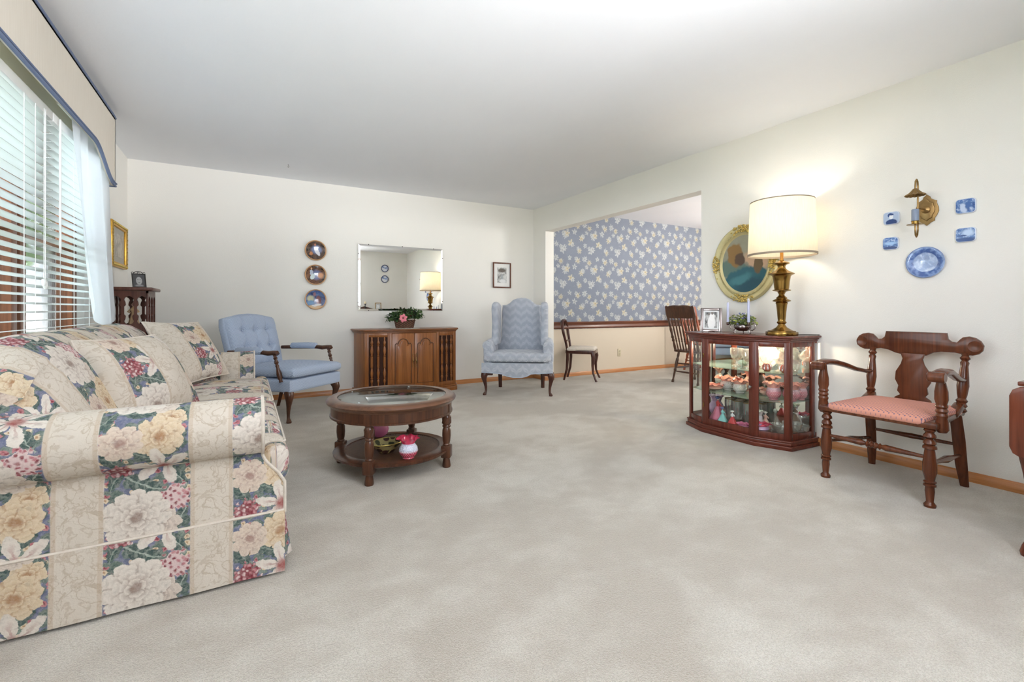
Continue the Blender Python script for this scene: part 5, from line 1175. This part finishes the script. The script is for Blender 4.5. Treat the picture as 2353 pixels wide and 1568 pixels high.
# small framed print
t = Mt('winter_etching', .4); v = t.coord(); nz = t.noise(v, 26, 5, .7); xx_, yy_, zz_ = t.sep(v)
t.color(paint(t, t.comb(xx_/.055, yy_/.09), t.ramp(nz, [(.35, lin((90, 90, 88))), (.6, lin((206, 208, 206)))]), [(0, .75, 1.1, .3, 0, (92, 84, 76), .3), (.0, -.35, .35, .5, 0, (150, 156, 160), .5), (.2, -.9, 1, .3, 0, (214, 216, 216), .3)], .1)); m_etch = t.m
picture_frame('framed_print', 'small brown-framed etching with white mat on the back wall', 'picture', MXa((3.092, YB-.001, 1.468), (1, 0, 0), (0, 0, 1), (0, -1, 0)), .285, .355, .018, .02, wood('print_frame_wood', (84, 50, 38), (110, 70, 54)), m_etch, .052, plain('mat_white', (228, 228, 226), .8))
# ceiling hook
o = MB().tube([(0, 0, 0), (0, 0, -.012), (.008, 0, -.02), (.004, 0, -.03), (-.006, 0, -.026)], .0025, 6).build('ceiling_hook', m_silver); o.location = (.36, 5.12, CH); tag(o, 'tiny pale hook in the ceiling near the back wall', 'hook')

# console --------------------------------------------------
co_ = thing('console_cabinet', 'brown maple stereo console with arched doors and spindle speaker panels', 'cabinet', (1.695, 5.47, 0))
def cf_(e=0, bk=5.686): return [(1.09-e, bk), (1.09-e, 5.47-e*.4), (1.147-e*.8, 5.33-e), (1.432, 5.25-e), (1.962, 5.25-e), (2.247+e*.8, 5.33-e), (2.30+e, 5.47-e*.4), (2.30+e, bk)]
cfp = cf_()
b = MB(); b.prism(cf_(.018), 0, .055, .004); b.prism(cf_(.010), .055, .072, .005); b.build('base_plinth', m_console, co_, world=True)
b = MB(); b.prism(cf_(-.012), .072, .735); b.build('body', m_console, co_, world=True)
b = MB(); b.prism(cf_(.006), .722, .734, .003); b.prism(cf_(.016), .734, .746, .004); b.prism(cf_(.028), .746, .765, .006); b.build('top_board', wood('maple_console_top', (100, 58, 30), (136, 84, 48), 'x', .3, .3, 22, 5), co_, world=True)
def face(A, B):
    A = Vector((*A, 0)); B = Vector((*B, 0)); d = B-A; L = d.length; d /= L; n_ = Vector((d.y, -d.x, 0)); return MXa(A, d, n_, (0, 0, 1)), L
m_cloth = plain('speaker_cloth_brown', (62, 34, 22), .9, var=.4, vs=120)
SPN = [(0, .006), (.03, .008), (.06, .006), (.09, .012), (.12, .014), (.15, .008), (.165, .013), (.18, .008), (.24, .013), (.28, .015), (.33, .011), (.37, .008), (.385, .013), (.4, .008), (.405, .0125), (.6, .0125), (.605, .008), (.62, .013), (.635, .008), (.67, .011), (.72, .015), (.76, .013), (.82, .008), (.835, .013), (.85, .008), (.88, .014), (.91, .012), (.94, .006), (.97, .008), (1, .006)]
for (A, B) in ((cfp[2], cfp[3]), (cfp[4], cfp[5])):
    M_, L = face(A, B); z0, z1 = .072, .722; b = MB(); st = .045
    for q in ((0, st, z0, z1), (L-st, L, z0, z1), (st, L-st, z1-.045, z1), (st, L-st, z0, z0+.05)): b.b2((q[0], -.012, q[2]), (q[1], .004, q[3]), .003, M_)
    p_ = b.build('speaker_panel', m_console, co_, world=True)
    MB().b2((st, -.011, z0+.05), (L-st, -.008, z1-.045), 0, M_).build('speaker_cloth', m_cloth, p_, world=True)
    for k in range(3):
        x_ = st+(L-2*st)*(k+.5)/3; MB().turn((x_, .010, z0+.05), (x_, .010, z1-.045), [(q_[0], q_[1]*1.15) for q_ in SPN], 12, m=M_).build('spindle', m_console, p_, world=True)
M_, L = face(cfp[3], cfp[4])
def archp(w_, h_, inset, z0):
    """arched panel outline, centred x"""
    a = w_/2-inset; top = z0+h_-inset; pts = [(-a, z0+inset), (a, z0+inset), (a, top-.075)]
    for k in range(1, 8): q = k/8; pts.append((a-.035*q, top-.075+.012*sin(q*pi)))
    for k in range(0, 13): q = pi*k/12; pts.append(((a-.035)*cos(q), top-.072+.062*sin(q)))
    for k in range(7, 0, -1): q = k/8; pts.append((-a+.035*q, top-.075+.012*sin(q*pi)))
    pts.append((-a, top-.075)); return pts
for s, cx in ((-1, L*.25), (1, L*.75)):
    w_ = L/2-.004; D = M_ @ TR(cx, 0, 0)
    d_ = MB().b2((-w_/2, -.012, .078), (w_/2, .008, .716), .003, D).build('door', m_console, co_, world=True)
    MP = D @ MXa((0, .0, 0), (1, 0, 0), (0, 0, 1), (0, 1, 0)); m_groove = plain('door_moulding_shade', (98, 58, 32), .35) if s < 0 else m_groove  # moulding in a darker brown than the doors
    pts = archp(w_, .60, .036, .10)
    b = MB(); b.tube([(p[0], .009, p[1]) for p in pts], .006, 8, closed=True, m=D); b.build('moulding', m_groove, d_, world=True)
    pts = archp(w_, .60, .054, .10); b = MB(); b.prism(pts, .004, .014, .005, m=MP); b.build('raised_panel', m_console, d_, world=True)
    hx = -s*(w_/2-.016); b = MB()
    b.tube([(hx, .012, .36), (hx+.004, .016, .38), (hx, .022, .395), (hx-.004, .016, .41), (hx, .012, .44)], [.003, .006, .009, .006, .003], 8, m=D)
    for dz in (-.05, .05):
        for k in range(5): b.ball((hx+.004*sin(k*2.2), .010, .40+dz*(1+.16*k)), (.004, .003, .006), 6, D)
    b.build('handle', m_brassd, d_, world=True)

# doily + basket of greenery on the console
o = MB().lathe([(0, 0), (.17, 0), (.175, .001), (.17, .002), (0, .002)], n=48, fn=lambda p, r, z, a: [p[0]*(1+(.03*sin(16*a) if r > .1 else 0)), p[1]*(1+(.03*sin(16*a) if r > .1 else 0)), z]).build('doily', plain('lace_white', (226, 224, 216), .9)); o.location = (1.645, 5.44, .7655); tag(o, 'white scalloped lace doily under the basket', 'doily')
bk_ = thing('wicker_basket', 'brown wicker basket with hoop handle on the console', 'basket', (1.645, 5.46, .768))
t = Mt('brown_wicker', .6); xx_, yy_, zz_ = t.sep(t.coord()); wv = ((t.mth('ARCTAN2', yy_, xx_)*14)+(zz_/.0105).floor()*pi).sin(); rw = ((zz_/.0105).fr()-.5).abs()
t.color(t.mix(t.ss(wv*.5+.5-rw, .1, .7), lin((58, 34, 24)), lin((132, 88, 62)))); t.bump(wv, .8, .006); m_wick = t.m
MB().shell([(0, .0), (.105, 0), (.112, .02), (.122, .07), (.128, .09), (.122, .09), (.112, .07), (.10, .01), (0, .008)], n=56, sy=.68).build('basket_body', m_wick, bk_)
b = MB(); b.tube([(.126*cos(2*pi*k/48), .086*sin(2*pi*k/48), .091) for k in range(48)], .007, 6, closed=True); b.build('rim', m_wick, bk_)
MB().tube([(-.12*cos(a), 0, .09+.12*sin(a)) for a in [pi*k/20 for k in range(21)]], .005, 8).build('handle', m_wick, bk_)
gr = thing('greenery_arrangement', 'dark green and burgundy foliage with a pink flower in the wicker basket', 'plant', (1.645, 5.46, .855))
t = Mt('dark_green_leaf', .6); t.color(t.mix(t.ss(t.noise(t.coord(), 22, 2), .4, .62), lin((34, 58, 32)), lin((86, 118, 60)))); m_dg = t.m
for (x_, y_, z_, R_, n_) in ((-.10, -.01, .02, .13, 300), (.09, .0, .05, .15, 420), (.0, -.01, .06, .13, 300)):
    sprays(gr, (x_, y_, z_), R_, n_, .026, m_dg, 'foliage', int(x_*100)+9, .7, -.35)['kind'] = 'stuff'
sprays(gr, (.03, 0, .05), .14, 150, .022, plain('burgundy_leaf', (84, 30, 34), .6), 'berries', 21, .75, -.1, 1.2)['kind'] = 'stuff'
b = MB()
for k in range(6):
    a = k*pi/3+.3; b.grid(lambda u, v: ((.008+.045*v)*cos(a)+(u-.5)*.034*sin(pi*(v*.85+.1))*-sin(a), -.012*sin(v*3)-.006, (.008+.045*v)*sin(a)+(u-.5)*.034*sin(pi*(v*.85+.1))*cos(a)), 4, 6, m=TR(-.055, -.115, .035, 0, 0, -.2))
b.build('pink_flower', plain('pink_petal', (222, 126, 140), .6), gr)
b = MB(); b.tube([(.115, -.02, .03), (.125, -.02, .08), (.127, -.02, .10)], .002, 5); b.ball((.127, -.02, .108), (.007, .007, .014), 8); b.build('bud', plain('slate_bud', (70, 76, 96), .6), gr)

# ------------------------------------------------------------------ corner stand, its photo and gilt picture (left wall)
st = thing('curio_stand', 'tall dark wood stand with pierced arcaded sides in the back corner', 'stand', (-.855, 5.13, 0))
SX0, SX1, SYA, SYB = -.125, .130, -.18, .175
def keyhole(cx, z0, z1, w_):
    pts = []
    r_ = w_*.5; segs = [(z0+r_*.9, r_*.9, -90, 60), ((z0+z1)/2, r_*.95, None, None), (z1-r_*.9, r_*.9, -60, 90)]
    R1 = []; H = z1-z0
    for k in range(0, 7): a = radians(-90+k*22); R1.append((r_*.92*cos(a), z0+r_*.9+r_*.9*sin(a)))
    R1.append((r_*.62, z0+H*.30)); R1.append((r_*.95, z0+H*.36)); R1.append((r_*1.0, z0+H*.5)); R1.append((r_*.95, z0+H*.62)); R1.append((r_*.62, z0+H*.68))
    for k in range(0, 7): a = radians(-42+k*22); R1.append((r_*.92*cos(a), z1-r_*1.0+r_*.9*sin(a)))
    R1[-1] = (0, z1); R1[0] = (0, z0)
    return [(cx+x_, z_) for x_, z_ in R1]+[(cx-x_, z_) for x_, z_ in R1[-2:0:-1]]
def pierced(M_, W_, holes, name):
    b = MB(); bm = bmesh.new()
    zlo, zhi = .02, 1.148; n = len(holes); segw = W_/n
    # build each bay as a ring between the rectangle and the opening
    for k, (cx) in enumerate(holes):
        x0, x1 = k*segw, (k+1)*segw; hp = keyhole(cx, .865, 1.105, segw*.82)
        N = len(hp); outer = []
        for (hx, hz_) in hp:
            dx_, dz_ = hx-cx, hz_-.985
            sx_ = 1e9 if abs(dx_) < 1e-9 else ((x1-cx) if dx_ > 0 else (cx-x0))/abs(dx_); sz_ = 1e9 if abs(dz_) < 1e-9 else .145/abs(dz_)
            q = min(sx_, sz_); outer.append((cx+dx_*q, .985+dz_*q))
        for side, t_ in ((0, 0.0), (1, -.014)):
            vs = [(p[0], t_, p[1]) for p in hp]+[(p[0], t_, p[1]) for p in outer]
            b.raw(vs, [[i, (i+1) % N, N+(i+1) % N, N+i] for i in range(N)], M_)
        vs = [(p[0], 0, p[1]) for p in hp]+[(p[0], -.014, p[1]) for p in hp]; b.raw(vs, [[i, (i+1) % N, N+(i+1) % N, N+i] for i in range(N)], M_)
        for x_, z_ in ((x0, .84), (x1, .84), (x0, 1.13), (x1, 1.13)):   # fill corners
            near = min(outer, key=lambda p: 1e9)
    b.b2((0, -.014, zlo), (W_, 0, .842), 0, M_); b.b2((0, -.014, 1.128), (W_, 0, zhi), 0, M_)
    for k in range(n+1):
        x_ = k*segw; b.b2((max(0, x_-.010), -.0141, .84), (min(W_, x_+.010), .0001, 1.13), 0, M_)
    return b.build(name, m_stand, st)
m_stand = wood('stand_mahogany', (70, 38, 30), (100, 60, 48), 'z', .35, .2)
Wf = SX1-SX0; Ws = SYB-SYA
pierced(MXa((SX0, SYA, 0), (1, 0, 0), (0, -1, 0), (0, 0, 1)), Wf, [Wf*(k+.5)/3 for k in range(3)], 'pierced_panel')
pierced(MXa((SX0, SYB, 0), (1, 0, 0), (0, 1, 0), (0, 0, 1)), Wf, [Wf*(k+.5)/3 for k in range(3)], 'pierced_panel')
pierced(MXa((SX1, SYA, 0), (0, 1, 0), (1, 0, 0), (0, 0, 1)), Ws, [Ws*(k+.5)/3 for k in range(3)], 'pierced_panel')
pierced(MXa((SX0, SYA, 0), (0, 1, 0), (-1, 0, 0), (0, 0, 1)), Ws, [Ws*(k+.5)/3 for k in range(3)], 'pierced_panel')
MB().b2((SX0+.001-.008, SYA-.03, 1.150), (SX1+.035, SYB+.03, 1.178), .008).build('top', m_stand, st)
MB().b2((SX0+.012, SYA+.014, .845), (SX1-.012, SYB-.014, .862)).build('shelf', m_stand, st)
MB().b2((SX0-.002, SYA-.015, 0), (SX1+.02, SYB+.015, .06), .006).build('base', m_stand, st)
m_bis = plain('bisque_figure', (196, 164, 124), .5, var=.35, vs=40)
o = thing('bisque_figurine', 'small tan figurine inside the pierced corner stand', 'figurine', (-.84, 5.06, .862))
MB().shell([(.035, 0), (.036, .01), (.028, .05), (.018, .085), (.015, .10), (.022, .12), (.022, .135), (.010, .15), (.008, .155)], n=24, fn=lambda p, r, z, a: [p[0]*(1+.12*sin(5*a)), p[1]*(1+.12*sin(5*a)), z]).build('robe', m_bis, o)
b = MB(); b.ball((0, 0, .172), (.016, .017, .02), 12); b.build('head', m_skin, o); b = MB(); b.ball((0, .004, .182), (.019, .019, .017), 12); b.build('hair', plain('brown_hair', (80, 54, 38), .6), o)
b = MB()
for s in (-1, 1): b.tube([(s*.02, 0, .13), (s*.036, -.01, .11), (s*.018, -.028, .10)], [.008, .007, .005], 8)
b.build('sleeves', m_bis, o)
t = Mt('mono_baby_photo', .25); v = t.coord(); xx_, yy_, zz_ = t.sep(v); v = t.comb(xx_/.035, yy_/.05)
t.color(paint(t, v, lin((84, 84, 86)), [(0, -.05, .6, .7, 0, (176, 176, 176), .1), (-.22, .15, .09, .05, 0, (60, 60, 60), .2), (.22, .15, .09, .05, 0, (60, 60, 60), .2), (0, -.4, .2, .06, 0, (90, 90, 90), .3), (0, -1.0, .8, .3, 0, (150, 150, 150), .3)], .05)); m_baby = t.m
Mf = tiltM(-.80, 5.06, 1.180, (.45, -1), .125, .28)
o = picture_frame('photo_frame', 'black iron easel photo frame with scroll top on the corner stand', 'picture frame', Mf, .098, .125, .008, .008, m_black, m_baby)
b = MB(); b.tube([(-.035, .066, .003), (-.02, .078, .003), (0, .084, .003), (.02, .078, .003), (.035, .066, .003)], .003, 6, m=Mf)
for cx in (-.04, 0, .04): b.tube([(cx+.008*cos(a), .068+.008*sin(a), .003) for a in [2*pi*k/12 for k in range(10)]], .0022, 5, m=Mf)
b.build('scroll_top', m_black, o, world=True); MB().b2((-.015, -.062, -.05), (.015, .03, -.046), 0, Mf @ TR(0, 0, 0, -.5)).build('easel_back', m_black, o, world=True)
t = Mt('faded_sepia_sketch', .4); v = t.coord(); t.color(t.mix(t.ss(t.noise(v, 14, 5, .7), .4, .62), lin((150, 142, 130)), lin((192, 186, 174)))); m_sk = t.m
gp = picture_frame('gilt_picture', 'gold-framed sketch on the left wall beside the sheer curtain', 'picture', MXa((XL+.001, 5.235, 1.55), (0, 1, 0), (0, 0, 1), (1, 0, 0)), .55, .385, .042, .03, plain('gold_leaf_frame', (212, 166, 74), .35, .8, var=.3, vs=50), m_sk, .05, plain('mat_grey', (176, 172, 160), .8))
b = MB()
for s in (-1, 1):
    for k in range(30): b.ball((.033, s*.258, -.18+.36*k/29), (.006, .010, .005), 6)
for s in (-1, 1):
    for k in range(40): b.ball((.033, -.25+.5*k/39, s*.175), (.006, .005, .010), 6)
b.build('carved_edge', m_gilt2, gp)

# ------------------------------------------------------------------ unseen uplighters added behind the camera to bounce fill light off the ceiling
for i, (x_, y_) in enumerate([(-.55, .25), (.75, -.25)]):
    o = thing('floor_lamp', ['brass uplighter floor lamp near the left wall behind the camera', 'brass uplighter floor lamp under the rear window'][i], 'lamp', (x_, y_, 0), 0)
    MB().lathe([(.14, 0), (.14, .012), (.05, .03), (.012, .05), (0, .05)], n=32).build('base', m_brass, o)
    MB().tube([(0, 0, .04), (0, 0, 1.52)], .011, 12).build('pole', m_brass, o)
    MB().shell([(.012, 1.50), (.06, 1.52), (.13, 1.57), (.165, 1.62), (.162, 1.62), (.125, 1.575), (.05, 1.53), (.0, 1.52)], n=40).build('bowl_shade', m_brass, o)
    l = bpy.data.lights.new('uplight_bulb', 'SPOT'); l.energy = FILL_W; l.color = (1, .985, .96); l.spot_size = radians(165); l.spot_blend = .6; l.shadow_soft_size = .09
    ob = bpy.data.objects.new('uplight_bulb', l); COL.objects.link(ob); ob.location = (x_, y_, 1.60); ob.rotation_euler = (pi, 0, 0)

# ------------------------------------------------------------------ drop-leaf table at the right edge, and the rear sideboard seen in the mirror
dt = thing('drop_leaf_table', 'dark cherry drop-leaf table cut off by the right edge of the photo', 'table', (2.9, .355, 0))
lf_ = [(.30, .385), (.30, .398), (.325, .403), (.345, .415), (.355, .44), (.355, .645), (.345, .67), (.325, .683), (.305, .687), (.302, .697), (.29, .70), (-.29, .70), (-.302, .697), (-.305, .687), (-.325, .683), (-.345, .67), (-.355, .645), (-.355, .44), (-.345, .415), (-.325, .403), (-.30, .398), (-.30, .385)]
mdl = wood('drop_leaf_cherry', (76, 34, 22), (112, 56, 36), 'z', .22, .5)
MB().prism([(p[0]-.085, p[1]) for p in lf_], 0, .018, .005, m=MXa((-.24, 0, 0), (0, 1, 0), (0, 0, 1), (1, 0, 0))).build('drop_leaf', mdl, dt)
MB().b2((-.222, -.43, .685), (.30, .25, .703), .004).build('table_top', mdl, dt); MB().b2((-.18, -.38, .60), (.27, .17, .685)).build('apron', mdl, dt)
for x_, y_, s1_, s2_ in ((-.17, .222, -1, 1), (.25, .16, 1, 1), (-.17, -.37, -1, -1), (.25, -.37, 1, -1)):
    b = MB(); cab_leg(b, x_, y_, s1_, s2_, .62, .034); b.build('leg', mdl, dt)
sb = thing('sideboard', 'dark carved sideboard against the rear wall, seen in the mirror', 'sideboard', (2.55, -.22, 0))
MB().b2((-.45, -.21, .08), (.40, .06, .94), .006).build('body', m_darkm, sb); MB().b2((-.47, -.225, .94), (.42, .08, .968), .008).build('top', m_darkm, sb)
MB().prism([(-.45, .96), (.40, .96), (.38, 1.0), (.25, 1.0), (.12, 1.03), (-.02, 1.07), (-.14, 1.03), (-.28, 1.10), (-.45, 1.14)], 0, .02, .004, m=MXa((0, -.20, 0), (1, 0, 0), (0, 0, 1), (0, -1, 0))).build('back_gallery', m_darkm, sb)
for s in (-1, 1):
    for yy_ in (-.18, .03): MB().turn((s*.41-.025, yy_, .10), (s*.41-.025, yy_, 0), [(0, .03), (.5, .02), (1, .03)], 12).build('leg', m_darkm, sb)
for k, cx in enumerate((-.235, .185)):
    d_ = MB().b2((cx-.19, .06, .12), (cx+.19, .072, .90), .004).build('door', m_darkm, sb); MB().ball((cx+(.16 if k == 0 else -.16), .08, .55), .012, 10).build('knob', m_brass, d_)
for i, (x_, y_, h_) in enumerate([(2.50, -.19, .16), (2.29, -.18, .24)]):
    o = thing('candle_stand', ['short turned candle holder on the sideboard, right one in the mirror', 'tall dark candle holder on the sideboard at the left edge of the mirror'][i], 'candle holder', (x_, y_, .968), 0, 'candle holders on the sideboard')
    MB().lathe([(.035, 0), (.035, .008), (.012, .02), (.010, h_*.5), (.018, h_*.55), (.010, h_*.6), (.012, h_*.9), (.032, h_*.97), (.034, h_), (0, h_)], n=20).build('stem', m_black, o)
    c_ = tag(MB().lathe([(.024, 0), (.024, .055), (.02, .058), (0, .056)], n=20).build('pillar_candle', plain('ivory_wax', (226, 214, 180), .5)), ['ivory pillar candle on the short holder, in the mirror', 'ivory pillar candle on the tall holder, in the mirror'][i], 'candle', 'pillar candles on the sideboard'); c_.location = (x_, y_, .968+h_)
M = tiltM(2.81, -.18, .970, (-.15, 1), .19, .15)
picture_frame('photo_frame', 'bronze photo frame on the sideboard, seen in the mirror', 'picture frame', M, .15, .19, .02, .014, m_brassd, m_photo, .02, m_white)
for i, z_ in enumerate((2.03, 1.76)):
    o = thing('blue_rim_plate', ['upper blue-rimmed round plate on the rear wall, seen in the mirror', 'lower blue-rimmed round plate on the rear wall, seen in the mirror'][i], 'plate', (3.04, YR, z_), 0, 'blue-rimmed plates on the rear wall')
    t = Mt('blue_rim_glaze', .15, coat=.4); xx_, yy_, zz_ = t.sep(t.coord()); r_ = (xx_*xx_+zz_*zz_).sqrt(); t.color(t.mix(t.ss(r_, .070, .078), t.ramp(t.noise(t.coord(), 14, 3), [(.4, lin((120, 140, 186))), (.55, lin((222, 226, 234)))]), lin((50, 60, 100))))
    MB().lathe([(0, 0), (.05, .002), (.09, .014), (.095, .017), (.09, .018), (.06, .010), (0, .006)], n=48, m=MXa((0, 0, 0), (1, 0, 0), (0, 0, 1), (0, 1, 0))).build('plate', t.m, o)
